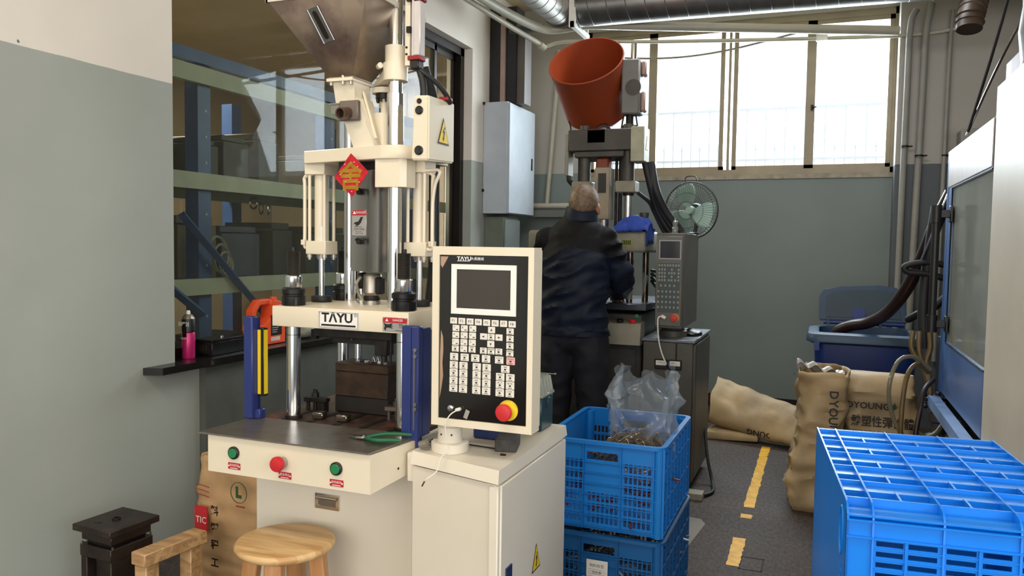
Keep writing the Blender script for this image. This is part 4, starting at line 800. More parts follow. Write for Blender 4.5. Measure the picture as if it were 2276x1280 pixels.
# side profile in the YZ plane with a handle hole
j.poly([(c0.x-.04, c0.y+a, c0.z+b_) for a, b_ in ((-.115, 0), (.115, 0), (.115, .155), (.02, .155), (-.045, .105), (-.115, .105))], (.08, 0, 0))
j.poly([(c0.x-.04, c0.y+a, c0.z+b_) for a, b_ in ((.02, .155), (.115, .155), (.115, .19), (.10, .212), (.02, .232))], (.08, 0, 0))
j.poly([(c0.x-.02, c0.y+a, c0.z+b_) for a, b_ in ((-.115, .105), (-.085, .105), (-.085, .165), (-.055, .2), (.02, .205), (.02, .232), (-.07, .230), (-.115, .18))], (.04, 0, 0))
jb = remesh(j, .005, 5); build('canister_body', jb, OR, og)
lb_ = build('label', MB().box(c0.x+.0385, c0.x+.0405, c0.y+.00, c0.y+.085, c0.z+.045, c0.z+.15), mat('dark_label', '20201f', .4), og)
t = MB(); write(t, '机油', .026, (c0.x+.041, c0.y+.042, c0.z+.13), '+x'); 
for k in range(5): t.box(c0.x+.0405, c0.x+.041, c0.y+.01, c0.y+.07-.006*k, c0.z+.105-.011*k, c0.z+.108-.011*k)
t.box(c0.x+.0385, c0.x+.0412, c0.y+.0, c0.y+.07, c0.z+.018, c0.z+.038); build('label_print', t, mat('label_white_print', 'c9c3b4', .5), lb_)
cpk = MB().lathe([(0, 0), (.018, 0), (.018, .02), (0, .02)], (c0.x, c0.y+.07, c0.z+.218), seg=20); build('screw_cap', cpk, OR, og)
o = build('plastic_bundle', crumple(MB().ell((-2.61, 3.62, .81), (.05, .16, .035), 28, 16), .015, 25, 8), mat('grey_green_rag', '8b8d7c', .7, var=.2, vscale=30), None); tag(o, 'pale crumpled plastic bundle on the sill behind the orange canister', 'bundle')
# ---------------------------------------------------------------- storage rack seen through the dark glazing
BLUE = mat('rack_blue_paint', '2b4c84', .45, var=.12, vscale=6); RACKG = mat('rack_grey_green_paint', 'a9ad98', .55, var=.06)
RK = thing('storage_rack', 'heavy blue and grey storage rack behind the store room glazing', 'rack', (-3.45, 4.0, 0))
for x in (-3.15, -3.95):
    for y in (3.40, 4.58, 2.22, 5.78):
        q = MB(); q.box(x-.03, x+.0, y-.05, y+.045, 0, 2.27); q.box(x-.09, x-.03, y-.05, y-.045, 0, 2.27)
        po_ = build('upright', q, BLUE, RK)
        if x > -3.5:
            hl = MB()
            for k in range(12): hl.cyl((x, y+.01, .6+.14*k), (x+.001, y+.01, .6+.14*k), .008, seg=8)
            h_ = build('upright_slots', hl, mat('slot_silver', '8f9aa8', .4), po_); h_['kind'] = 'stuff'
for zt_, th_ in ((2.305, .065), (2.225, .09)):
    build('beam', MB().box(-3.16, -3.12, 1.6, 6.4, zt_-th_, zt_), BLUE if zt_ > 2.3 else RACKG, RK)
for zt_ in (1.66, 1.09, .42):
    build('beam', MB().box(-3.16, -3.12, 1.6, 6.4, zt_-.088, zt_), RACKG, RK); build('beam', MB().box(-3.98, -3.94, 1.6, 6.4, zt_-.088, zt_), RACKG, RK)
    build('shelf_board', MB().box(-3.94, -3.16, 1.6, 6.4, zt_-.03, zt_-.01), mat('dark_shelf_board', '4b4a42', .7, var=.1), RK)
for (a, b) in (((3.18, 1.43), (3.90, .80)), ((4.75, .9), (4.38, 1.58)), ((3.0, 1.12), (3.32, .9))):
    build('diagonal_brace', MB().cyl((-3.10, a[0], a[1]), (-3.10, b[0], b[1]), .024, seg=4, smooth=False), BLUE, RK)
random.seed(11); BCOL = ['2d2b26', '3b352c', '46413a', '33302c', '5a4a38', '2b3148']
spots = [(1.66, 3.56, .22, .26), (1.66, 3.82, .22, .32), (1.66, 4.12, .20, .38), (1.66, 4.80, .3, .3), (1.09, 3.50, .30, .42), (1.09, 3.86, .34, .36), (1.09, 4.26, .2, .40), (1.09, 4.75, .5, .38), (.42, 3.50, .3, .30), (.42, 3.9, .36, .36), (.42, 4.8, .4, .3), (1.09, 2.95, .3, .3), (1.66, 2.95, .25, .25), (.42, 2.9, .3, .3), (1.66, 5.2, .3, .36), (1.66, 5.6, .2, .2)]
names = ['tool steel block', 'dark mould base', 'greasy machine housing', 'cardboard box', 'steel plate stack', 'blue crate']
for i, (z, y, w, h) in enumerate(spots):
    c_ = BCOL[i % 6]; t = thing('stored_block', '%s on the %s rack shelf, %s' % (['dark grey steel block', 'brown tooling block', 'dull grey housing', 'blackish mould base', 'tan carton', 'dark blue carton'][i % 6], {1.66: 'upper', 1.09: 'middle', .42: 'lower'}[z], ['near the first blue upright', 'left of the second upright', 'mid bay behind glass', 'beyond the second upright', 'nearest the wall edge', 'at the far end'][4 if y < 3.2 else 5 if y > 5.5 else 0 if 3.2 < y < 3.7 else 1 if y > 4.05 and y < 4.6 else 2 if y < 4.6 else 3]), 'block', (-3.5, y, z-.01), 'tooling on the storage rack')
    m = mat('stored_'+c_, c_, .6, var=.2, vscale=12)
    build('block_body', MB().box(-3.72, -3.30, y-w/2, y+w/2, z-.009, z+h*.7, .004), m, t); build('block_cap', MB().box(-3.70, -3.32, y-w/2+.01, y+w/2-.01, z+h*.7+.004, z+h*.82, .004), m, t)
for k, yy in enumerate((3.95, 4.02, 4.09)):
    tag(build('coil_ring', MB().lathe([(.032, -.006), (.04, 0), (.032, .006), (.026, 0)], (-3.28, yy, 1.50+.03*(k == 0)), (1, .3*k, 0), 20, closed=True), STEEL, None), 'small metal ring hanging under the upper rack shelf, %s of three' % ['left', 'middle', 'right'][k], 'ring', 'rings on the rack')
hs = MB()
for k in range(3): hs.lathe([(.10-.015*k, -.008), (.108-.015*k, 0), (.10-.015*k, .008), (.092-.015*k, 0)], (-3.22, 3.58+.03*k, 1.22-.03*k), (1, .2, .1), 28, closed=True)
tag(build('hose_coil', hs, mat('pale_hose', '8c8a78', .5), None), 'pale coiled hose hanging on the rack behind glass', 'hose')
# ---------------------------------------------------------------- fence outside
FN = thing('iron_fence', 'iron railing with spear points outside the bright window', 'fence', (-.2, 9.4, 0)); IRON = mat('overexposed_white_iron', 'e6eaf2', .6, var=.04)  # near-white iron: the overexposure outside is put into the colour
for z in (2.30, 2.87): build('rail', MB().box(-3.4, 1.6, 9.39, 9.42, z-.012, z+.012), IRON, FN)
for i in range(48):
    x = -3.35+.104*i; q = MB().box(x-.006, x+.006, 9.397, 9.412, 2.0, 2.46 if i % 2 else 2.92); q.cyl((x, 9.405, 2.42), (x, 9.405, 2.50), .016 if i % 2 else .008, .001, 8); build('picket', q, IRON, FN)
build('low_wall', MB().box(-3.6, 1.8, 9.3, 9.5, 0, 2.0), mat('pale_outdoor_render', 'c9c7c0', .8), FN)
# ---------------------------------------------------------------- overhead ducts, pipes
DU = thing('round_duct', 'galvanised spiral duct running along the top of the back window', 'duct', (-.6, 5.75, 2.98))
build('duct_body', MB().cyl((-1.76, 5.75, 3.075), (1.9, 5.75, 3.03), .14, seg=40), GALV, DU)
for k in range(26): x = -1.66+.14*k; build('seam', MB().lathe([(.140, -.004), (.1435, 0), (.140, .004)], (x, 5.75, 3.075-.0123*(x+1.76)), (1, 0, .18), 40), GALV, DU)
build('end_collar', MB().lathe([(.14, 0), (.155, .002), (.155, .012), (.14, .014)], (-1.75, 5.75, 3.075), (1, 0, 0), 40), GALV, DU)
D2 = thing('branch_duct', 'light spiral duct coming forward and meeting the window duct at its left end', 'duct', (-1.95, 5.0, 2.95))
build('duct_body', MB().cyl((-1.90, 5.72, 3.06), (-2.02, 3.9, 3.10), .115, seg=36), mat('pale_galvanised_steel', 'b3b0aa', .45, .6, var=.1), D2)
for k in range(15): p = Vector((-1.905, 5.62, 3.062)).lerp(Vector((-2.02, 3.9, 3.10)), k/15); build('seam', MB().lathe([(.115, -.003), (.1178, 0), (.115, .003)], p, (.07, 1, .12), 36), D2.children[0].data.materials[0], D2)
el = MB()
for k in range(7): a = k/6*pi/2; el.lathe([(.118, -.012), (.132, 0), (.118, .012)], (-1.90+.0+.14*(1-cos(a))*.9, 5.70+.06*sin(a), 3.065), (sin(a), cos(a), 0), 28)
e_ = build('pleated_elbow', el, GALV, D2)
br_ = MB().box(-2.30, -2.02, 5.70, 5.75, 2.925, 2.965); tag(build('angle_bracket', br_, mat('dark_green_grey_iron', '4c524d', .5, .4), None), 'dark grey angle iron bracket carrying pipes above the wall cabinet', 'bracket')
wbk = MB().box(-1.78, -1.75, 5.60, 6.02, 2.90, 2.94); wbk.box(-1.79, -1.74, 5.60, 5.62, 2.90, 3.30); wbk.box(-1.79, -1.76, 6.0, 6.02, 2.90, 3.30); tag(build('duct_hanger', wbk, WSIGN, None), 'white perforated duct hanger above the orange hopper', 'bracket')
p1_ = MB().tube([(-2.34, 4.1, 3.02), (-2.24, 4.95, 2.985), (-2.14, 5.45, 2.955), (-2.04, 5.72, 2.94), (-1.93, 5.80, 2.945), (-1.70, 5.82, 2.96), (-1.2, 5.9, 2.93), (.45, 6.3, 2.86)], .033, 14); tag(build('overhead_pipe', p1_, PIPEW, None), 'thick cream pipe sweeping down past the round ducts', 'pipe')
p2_ = MB().tube([(-2.46, 4.3, 3.02), (-2.33, 5.0, 2.975), (-2.22, 5.55, 2.92), (-2.12, 5.85, 2.87), (-2.10, 5.90, 2.85)], .02, 12); p2_.cyl((-2.11, 5.88, 2.86), (-2.09, 5.92, 2.84), .028); tag(build('overhead_pipe', p2_, PIPEW, None), 'thinner white pipe with open end beside the thick cream pipe', 'pipe')
tag(build('cable_conduit', MB().tube([(-2.1, 5.95, 2.86), (-1.9, 6.0, 2.90), (-1.2, 6.2, 2.89), (.42, 6.40, 2.85), (.9, 6.38, 2.87)], .014, 10), PIPEW, None), 'thin cream conduit along the top edge of the back window', 'pipe')
tag(build('cord_over_window', MB().tube([(-1.95, 6.5, 2.90), (-1.3, 6.52, 2.84), (-.8, 6.52, 2.86), (-.2, 6.5, 2.96)], .008, 8), mat('dull_cord', '8c8672', .6), None), 'thin sagging cord across the top of the window', 'cord')
jb_ = thing('window_junction_box', 'small white junction box on the conduit above the window', 'box', (-.05, 6.45, 2.86)); build('box_body', MB().box(-.10, -.02, 6.32, 6.37, 2.84, 2.895, .004), WSIGN, jb_); build('box_stub', MB().cyl((-.06, 6.345, 2.895), (-.06, 6.345, 2.94), .008), DARK, jb_)
def wallpipe(pts, r, label, clampz):
    t = thing('wall_pipe', label, 'pipe', pts[-1]); build('pipe_body', MB().tube(pts, r, 14, 5), PIPEG, t)
    for z in clampz:
        x = pts[1][0]+(pts[-1][0]-pts[1][0])*(pts[1][2]-z)/(pts[1][2]-pts[-1][2]); y = pts[1][1]
        q = MB().lathe([(r, -.006), (r+.004, -.006), (r+.004, .006), (r, .006)], (x, y, z), seg=16); q.cyl((x+r, y, z), (x+r+.03, y, z), .005, seg=8); build('pipe_clamp', q, DARK, t)
    return t
wallpipe([(.565, 6.36, 3.02), (.53, 6.375, 2.90), (.525, 6.39, 2.4), (.515, 6.39, .6)], .022, 'white pipe nearest the window edge with bent top', (2.05,))
wallpipe([(.66, 6.36, 3.05), (.63, 6.37, 2.84), (.625, 6.39, 2.4), (.60, 6.39, .5)], .024, 'grey wall pipe with offset bend, second from the window', (1.98,))
wallpipe([(.80, 6.39, 3.0), (.79, 6.39, 2.8), (.785, 6.39, 2.4), (.775, 6.39, .5)], .015, 'thin grey wall pipe, farthest of the three from the window', (1.98,))
tag(build('wall_pipe', MB().tube([(-2.185, 6.55, 2.98), (-2.20, 6.56, 2.6), (-2.27, 6.57, 1.66)], .02, 12), PIPEW, None), 'slanting cream pipe on the wall left of the orange hopper', 'pipe')
tag(build('wall_pipe', MB().tube([(-2.40, 6.52, 1.64), (-1.8, 6.52, 1.64)], .024, 12, 1), PIPEW, None), 'horizontal cream pipe behind the worker', 'pipe')
tag(build('cable_tray', MB().box(-2.40, -1.75, 6.44, 6.58, 1.54, 1.60), mat('grey_tray_metal', '6f706b', .5, .3), None), 'grey cable tray below the horizontal pipe behind the worker', 'cable tray')
tag(build('wall_pipe', MB().tube([(-2.08, 6.52, 2.86), (-1.9, 6.52, 2.89), (-1.72, 6.52, 2.91)], .012, 8), PIPEW, None), 'short thin pipe high on the wall above the cabinet', 'pipe')
# cable trunk and wall cabinets
TK = thing('cable_shaft', 'black boxed cable shaft rising from the grey wall cabinet to the ducts', 'shaft', (-2.42, 6.0, 2.43)); BKT = mat('worn_black_trunk', '17181b', .45, var=.3, vscale=10, col2='3c3a36', c2thr=.66, c2scale=14)
build('shaft_panel', MB().box(-2.558, -2.465, 5.93, 6.12, 2.432, 3.2), BKT, TK); build('shaft_corner', MB().box(-2.465, -2.425, 5.93, 6.12, 2.432, 3.2), mat('lit_flange_pink', 'a58c80', .5), TK); build('shaft_panel', MB().box(-2.425, -2.335, 5.95, 6.12, 2.432, 3.2), BKT, TK); build('shaft_edge', MB().box(-2.335, -2.27, 5.97, 6.12, 2.432, 3.0), mat('grey_brown_edge', '5c544e', .5), TK)  # pink corner strip carries the light on that flange in its colour
WC = thing('electrical_cabinet', 'tall grey electrical cabinet on the wall left of the worker', 'cabinet', (-2.45, 6.1, 1.54)); GCAB = mat('grey_cabinet_paint', 'bcc4cd', .3, var=.03)
build('cabinet_body', MB().box(-2.558, -2.35, 5.82, 6.42, 1.545, 2.428, .003), GCAB, WC); build('cabinet_door', MB().box(-2.352, -2.335, 5.83, 6.41, 1.55, 2.42, .003), GCAB, WC); build('door_lock', MB().box(-2.337, -2.328, 6.33, 6.35, 1.93, 2.03, .002), DARK, WC)
for z in (1.64, 2.33): build('wall_lug', MB().box(-2.557, -2.545, 5.80, 5.82, z+.08, z+.10), DARK, WC)
LC = thing('lower_wall_box', 'small olive grey box on the wall under the tall cabinet', 'box', (-2.45, 6.0, 1.1)); build('box_body', MB().box(-2.558, -2.39, 5.86, 6.2, 1.1, 1.52, .003), mat('olive_grey_paint', '6a7265', .4), LC); build('box_door', MB().box(-2.39, -2.375, 5.87, 6.19, 1.11, 1.50, .002), mat('pale_grey_door', '7b8280', .35), LC)
# ---------------------------------------------------------------- rear machine
M2 = thing('old_injection_machine', 'old dark grey vertical moulding machine with round orange hopper, behind the worker', 'machine', (-1.2, 4.45, 0))
ORG = mat('orange_brown_hopper_plastic', '8f3c1e', .4, var=.05, vscale=2)
build('base_body', MB().box(-1.62, -.90, 4.22, 4.85, 0, .93, .006), OLDM, M2); build('base_panel', MB().box(-1.10, -.93, 4.212, 4.222, .08, .74, .002), OLDM, M2)
build('work_table', MB().box(-1.66, -.865, 4.16, 4.9, .955, .99, .004), mat('oily_table_steel', '6c6f78', .22, .8, var=.2, vscale=10), M2)
bb = MB(); bb.hexa([(-1.10, 4.10, .775), (-.885, 4.10, .775), (-.885, 4.22, .775), (-1.10, 4.22, .775), (-1.10, 4.12, .885), (-.885, 4.12, .885), (-.885, 4.22, .895), (-1.10, 4.22, .895)]); bx2 = build('button_housing', bb, OLDL, M2)
for x, m, n in ((-1.005, BLACKP, 'black button'), (-.935, RED, 'red button')): lab(build('push_button', MB().lathe([(0, 0), (.017, 0), (.019, .006), (.017, .018), (0, .02)], (x, 4.15, .888), (0, -.2, 1), 20), m, bx2), n)
lab(build('push_button', MB().lathe([(0, 0), (.012, 0), (.012, .01), (0, .012)], (-.93, 4.22, .92), (0, -1, 0), 16), GREENB, bx2), 'green button')
for (x, y) in ((-1.0, 4.33), (-.93, 4.42), (-1.52, 4.33), (-1.5, 4.6)):
    build('tie_column', MB().cyl((x, y, .99), (x, y, 1.27), .018, seg=20), mat('rusty_chrome', '6e6259', .25, .9, var=.25, vscale=30), M2)
p_ = MB(); p_.box(-1.60, -.905, 4.30, 4.68, 1.265, 1.385, .018, 3); pl2 = build('lower_platen', p_, OLDL, M2); lb2 = build('label_strip', MB().box(-1.06, -.98, 4.297, 4.3, 1.30, 1.34), mat('yellow_green_label', '9aa04a', .5), pl2)
t = MB()
for k in range(6): t.box(-1.052+.011*k, -1.046+.011*k, 4.2955, 4.297, 1.308, 1.332)
build('label_print', t, INK, pl2)
lf = MB()
for k, x in enumerate((-1.055, -1.03, -1.0)): lf.box(x-.006, x+.006, 4.32, 4.34, 1.225, 1.265)
lf.box(-1.05, -.985, 4.32, 4.36, 1.20, 1.225); build('clamp_bars', lf, DARK, pl2)
for (x, y) in ((-.945, 4.42),): build('lock_nut', MB().lathe([(0, 0), (.026, 0), (.026, .05), (.022, .05), (.024, .052), (.024, .085), (.026, .085), (.026, .105), (0, .105)], (x, y, 1.385), seg=24), OLDM, M2)
build('crosshead', MB().box(-1.375, -.99, 4.33, 4.62, 1.835, 1.955, .005), OLDM, M2); build('crosshead_boss', MB().box(-1.34, -1.05, 4.34, 4.6, 1.80, 1.835, .005), OLDM, M2)
for x in (-1.295, -1.04):
    c = build('hydraulic_cylinder', MB().cyl((x, 4.40, 1.66), (x, 4.40, 1.835), .037, seg=28), OLDM, M2); q = MB().box(x-.058, x+.055, 4.34, 4.46, 1.60, 1.665, .006); build('cylinder_foot', q, OLDL, c); build('piston_rod', MB().cyl((x+.005, 4.40, 1.385), (x+.005, 4.40, 1.60), .0215, seg=24), CHROME, c); build('rod_seal', MB().cyl((x+.005, 4.40, 1.585), (x+.005, 4.40, 1.602), .032, seg=24), DARK, c)
    build('top_cap', MB().cyl((x, 4.40, 1.955), (x, 4.40, 1.985), .03, seg=20), OLDM, c)
bc = MB().box(-1.222, -1.135, 4.36, 4.46, 1.45, 1.745, .004); bcv = build('barrel_cover', bc, mat('dull_beige_cover', '9a8f7d', .45, .2, var=.12, vscale=8), M2); build('cover_window', MB().box(-1.20, -1.155, 4.355, 4.361, 1.60, 1.71), BLACKP, bcv)
build('motor_flange', MB().box(-1.222, -1.145, 4.37, 4.45, 1.715, 1.80, .01), mat('rust_red_flange', '7a3420', .5), M2); build('barrel', MB().cyl((-1.178, 4.41, 1.38), (-1.178, 4.41, 1.46), .03, seg=20), STEEL, M2)
for x, r_ in ((-1.125, .009), (-1.10, .012)): build('guide_rod', MB().cyl((x, 4.48, 1.385), (x, 4.48, 1.84), r_, seg=16), DARK, M2)
ub = MB().box(-1.09, -.985, 4.40, 4.52, 2.045, 2.35, .008); ubb = build('motor_block', ub, mat('grey_motor_paint', '6d6c6a', .5, var=.1), M2)
build('block_recess', MB().lathe([(0, 0), (.04, 0), (.045, .006), (0, .008)], (-1.02, 4.402, 2.19), (0, -1, 0), 24), OLDM, ubb)
build('block_back', MB().box(-.985, -.955, 4.43, 4.50, 2.26, 2.34, .008), mat('worn_pink_paint', '9c8078', .5), ubb); build('block_back', MB().box(-.985, -.958, 4.43, 4.50, 2.06, 2.17, .008), mat('worn_pink_paint', '9c8078', .5), ubb)
build('top_spindle', MB().cyl((-1.035, 4.46, 2.35), (-1.035, 4.46, 2.445), .017, seg=20), CHROME, M2)
q = MB().cyl((-1.05, 4.46, 1.955), (-1.05, 4.46, 1.985), .05, seg=20); q.cyl((-1.05, 4.46, 1.98), (-1.05, 4.46, 2.045), .022, seg=16)
for a in range(4): q.tube([(-1.05+.035*cos(a*1.57), 4.46+.035*sin(a*1.57), 2.045), (-1.05+.045*cos(a*1.57), 4.46+.045*sin(a*1.57), 1.985)], .005, 6, 1)
build('drive_coupling', q, DARK, M2)
rbx = MB().box(-1.00, -.925, 4.28, 4.42, 1.765, 1.955, .004); rb2 = build('control_box', rbx, mat('stained_beige_box', 'a5a38e', .5, var=.1, vscale=14, col2='6e6c5c', c2thr=.62, c2scale=30), M2)
warn(rb2, (-.9245, 4.35, 1.87), '+x', .08, .06)
lbx = MB().box(-1.40, -1.378, 4.35, 4.45, 1.70, 1.935, .003); build('junction_box', lbx, OLDL, M2); build('box_elbow', MB().tube([(-1.39, 4.40, 1.70), (-1.385, 4.40, 1.675), (-1.355, 4.40, 1.645)], .014, 8), DARK, M2)
for k in range(4):
    x = -.955+.012*k; build('rubber_hose', MB().tube([(x-.02*(k == 0), 4.38+.02*k, 1.77 if k else 1.60), (x+.035, 4.42, 1.62 if k else 1.55), (-.90+.022*k, 4.46, 1.50), (-.85+.032*k, 4.50, 1.39), (-.81+.03*k, 4.50, 1.36)], [.011, .02, .02, .024][k], 10), RUBBER, M2)
for k in range(4): build('rubber_hose', MB().tube([(-.92, 4.55, 1.10+.02*k), (-.88, 4.50, 1.07+.03*k), (-.85, 4.46, 1.09+.03*k), (-.80, 4.44, 1.11+.025*k)], .010, 8), RUBBER, M2)
# round hopper, tilted open cylinder
ax_ = Vector((0.9300*-.18, 0, 0))+Vector((0, 0, 0)); ax_ = (rt*-.28 + u3*.64 + fw*-.72).normalized(); oc = Vector((-1.298, 4.396, 2.358))-ax_*.35
hpm = MB().lathe([(.198, 0), (.216, .335), (.221, .345), (.219, .35), (.214, .35), (.209, .335), (.192, .004), (.05, -.118)], oc, ax_, 64); 
hh = build('round_hopper', hpm, ORG, M2); hc = MB().lathe([(.198, 0), (.060, -.130), (.056, -.16), (.05, -.16), (.05, -.118)], oc, ax_, 48); build('hopper_cone', hc, mat('dark_brown_cone', '3d1d16', .45), hh)
ea = (rt - ax_*rt.dot(ax_)).normalized(); eb_ = ax_.cross(ea)
cpos = oc+ax_*.24+(ea*.985 - eb_*-.17)*.214; 
stk = MB().cbox(oc+ax_*.25+ea*.2135, (.003, .035, .10), Matrix((ea, ea.cross(ax_)*-1, ax_)).transposed()); lab(build('hopper_sticker', stk, mat('faded_cream_sticker', 'c49a78', .5), hh), 'faded cream sticker')
nk = MB(); bpt = oc-ax_*.13; nk.cyl(bpt, (-1.205, 4.47, 1.95), .058, .05, 20); nk.box(-1.27, -1.15, 4.33, 4.5, 1.87, 1.965, .01); build('feed_neck', nk, mat('dark_brown_cone', '3d1d16', .45), M2)
tw = MB(); tw.tube([(-1.40, 4.42, 2.02), (-1.385, 4.41, 1.98), (-1.385, 4.41, 1.92)], .004, 6); build('thin_wire', tw, DARK, M2)
bits = MB()
for k in range(5): bits.tube([(-1.13+.02*k, 4.23+.02*k, .995), (-1.10+.02*k, 4.21, 1.03+.01*k), (-1.06+.02*k, 4.22, .995)], .003, 6)
build('tangled_wires', bits, DARK, M2)
# blue rag on the platen
rg = MB(); nx, ny = 34, 26
def ragf(u, v):
    x = -1.10+.24*u; y = 4.27+.2*v; h = 1.392+.075*sin(pi*u)*sin(pi*min(1, v*1.2))+.02*noise.noise(Vector((u*7, v*6, 1)))+.012*abs(noise.noise(Vector((u*14, v*12, 4))))
    if u > .86: h -= (u-.86)*.55; x = min(x, -.90)
    if v < .12: h -= (.12-v)*.12
    return Vector((x, y, max(h, 1.25)))
rg.sheet(ragf, nx, ny); ro = build('cleaning_rag', rg, mat('royal_blue_cloth', '1c3f9c', .8, var=.2, vscale=20), None); tag(ro, 'crumpled royal blue rag draped on the old machine platen', 'rag'); sm_ = ro.modifiers.new('s', 'SOLIDIFY'); sm_.thickness = .004
fsn = build('film_sheet', crumple(MB().sheet(lambda u, v: Vector((-1.06+.14*u+.02*v, 4.28+.1*v+.02*sin(u*9), 1.01+.22*v-.10*u*v+.0*u)), 20, 20), .018, 14, 2), glassy('clear_crumpled_film', 'd8dcd8', .78, .1, .2, 'c8ccc8', 1.5), None); tag(fsn, 'crumpled clear plastic film on the old machine table by the column', 'film')
# ---------------------------------------------------------------- rear control cabinet
RC = thing('control_cabinet', 'dark grey control cabinet with two small meters, right of the old machine', 'cabinet', (-.74, 4.4, 0))
build('cabinet_body', MB().box(-.872, -.612, 4.13, 4.74, .045, .80, .004), CTRL, RC); build('cabinet_top', MB().box(-.88, -.60, 4.12, 4.75, .80, .815, .003), mat('scuffed_grey_top', '7f858c', .3, .4, var=.2, vscale=12), RC)
build('side_door', MB().box(-.612, -.602, 4.15, 4.73, .06, .785, .002), CTRL, RC); build('door_edge_seam', MB().box(-.6025, -.601, 4.2, 4.205, .06, .785), DARK, RC); build('corner_flange', MB().box(-.70, -.692, 4.127, 4.131, .05, .795), DARK, RC)
for x in (-.773, -.70):
    mt = build('panel_meter', MB().box(x-.034, x+.034, 4.118, 4.13, .655, .708, .003), BLACKP, RC); build('meter_dial', MB().box(x-.027, x+.027, 4.1165, 4.1185, .677, .702), WSIGN, mt)
    t = MB(); t.tube([(x+.024*cos(a), 4.116, .672+.022*sin(a)) for a in [pi*.2+k*pi*.6/8 for k in range(9)]], .0006, 4, 1); t.tube([(x+.012, 4.116, .679), (x-.012, 4.116, .698)], .0006, 4, 1); build('meter_scale', t, INK, mt)
for x in (-.84, -.65): build('foot', MB().box(x-.03, x+.03, 4.15, 4.22, 0, .045), DARK, RC)
lb3 = thing('floor_block', 'small grey block on the floor in front of the control cabinet foot', 'block', (-.57, 4.1, 0)); build('block_body', MB().box(-.62, -.53, 4.05, 4.13, 0, .035, .003), OLDL, lb3)
tag(build('floor_cable', MB().tube([(-.60, 4.6, .25), (-.56, 4.45, .12), (-.52, 4.35, .02), (-.50, 4.2, .012), (-.55, 4.1, .012), (-.62, 4.08, .012)], .009, 8), RUBBER, None), 'black cable looping down to the floor beside the control cabinet', 'cable')
CH = thing('old_control_head', 'grey keypad control head with small dark screen on the dark control cabinet', 'control panel', (-.74, 4.4, .816)); 
build('swivel_base', MB().lathe([(0, 0), (.075, 0), (.075, .03), (.06, .04), (.06, .065), (0, .065)], (-.745, 4.30, .816), seg=32), CTRL, CH)
build('head_body', MB().box(-.815, -.668, 4.13, 4.62, .872, 1.372, .004), CTRL, CH); build('head_front', MB().box(-.812, -.675, 4.118, 4.131, .885, 1.355, .003), mat('grey_control_face', '5d5c56', .4), CH)
sc3 = build('screen_bezel', MB().holes((-.797, 4.118, 1.235), (1, 0, 0), (0, 0, 1), (0, -1, 0), .115, .10, [(.006, .109, .006, .094)], .003), mat('silver_bezel', '9a9a9a', .35), CH); build('screen', MB().box(-.792, -.687, 4.1165, 4.118, 1.24, 1.33), mat('dark_navy_screen', '0e1320', .15), sc3)
kf = build('keypad_field', MB().box(-.80, -.686, 4.1168, 4.1182, .955, 1.215), mat('slate_keypad', '3c4646', .45), CH); KS = mat('grey_small_key', '8e9590', .5)
kme = MB().box(-.0046, .0046, -.002, 0, -.006, .006, .001); km_ = bpy.data.meshes.new('key'); kme.bm.to_mesh(km_); kme.bm.free(); km_.materials.append(KS)
def skey(x, z): o = bpy.data.objects.new('key', km_); C.objects.link(o); o.parent = kf; o.location = Vector((x, 4.1168, z))-ORI[kf.name]
for i in range(8): skey(-.793+.0143*i, 1.203)
for r_ in range(4):
    for i in range(3): skey(-.793+.0145*i, 1.181-.0185*r_)
    skey(-.693, 1.181-.0185*r_)
for (x, z) in ((-.728, 1.181), (-.742, 1.1625), (-.728, 1.1625), (-.714, 1.1625), (-.728, 1.144), (-.742, 1.1255), (-.728, 1.1255), (-.71, 1.1255)): skey(x, z)
for i in range(4): skey(-.783+.023*i, 1.097)
for r_ in range(4):
    for i in range(6): skey(-.795+.0205*i, 1.066-.0275*r_)
e2 = build('emergency_button', MB().lathe([(0, 0), (.022, 0), (.022, .004), (0, .005)], (-.706, 4.118, .93), (0, -1, 0), 24), mat('orange_yellow_ring', 'c78a2a', .4), CH); build('button_cap', MB().lathe([(.014, .004), (.019, .016), (.017, .026), (0, .028)], (-.709, 4.118, .93), (0, -1, 0), 24), RED, e2)
wc = thing('white_usb_lead', 'white cable plugged into the old control head, hanging down the cabinet', 'cable', (-.77, 4.1, .93)); build('plug', MB().cbox((-.763, 4.108, .933), (.026, .016, .016), Matrix.Rotation(.5, 3, 'Y'), .002), WSIGN, wc)
build('cord', MB().tube([(-.775, 4.106, .937), (-.79, 4.10, .925), (-.79, 4.10, .87), (-.782, 4.10, .80), (-.765, 4.10, .74), (-.742, 4.105, .685)], .004, 8), WSIGN, wc)
tag(build('black_cloth', crumple(MB().ell((-.655, 4.40, .827), (.05, .10, .018), 20, 12), .01, 30, 5), BLACKP, None), 'small black cloth on the control cabinet top under the head', 'cloth')
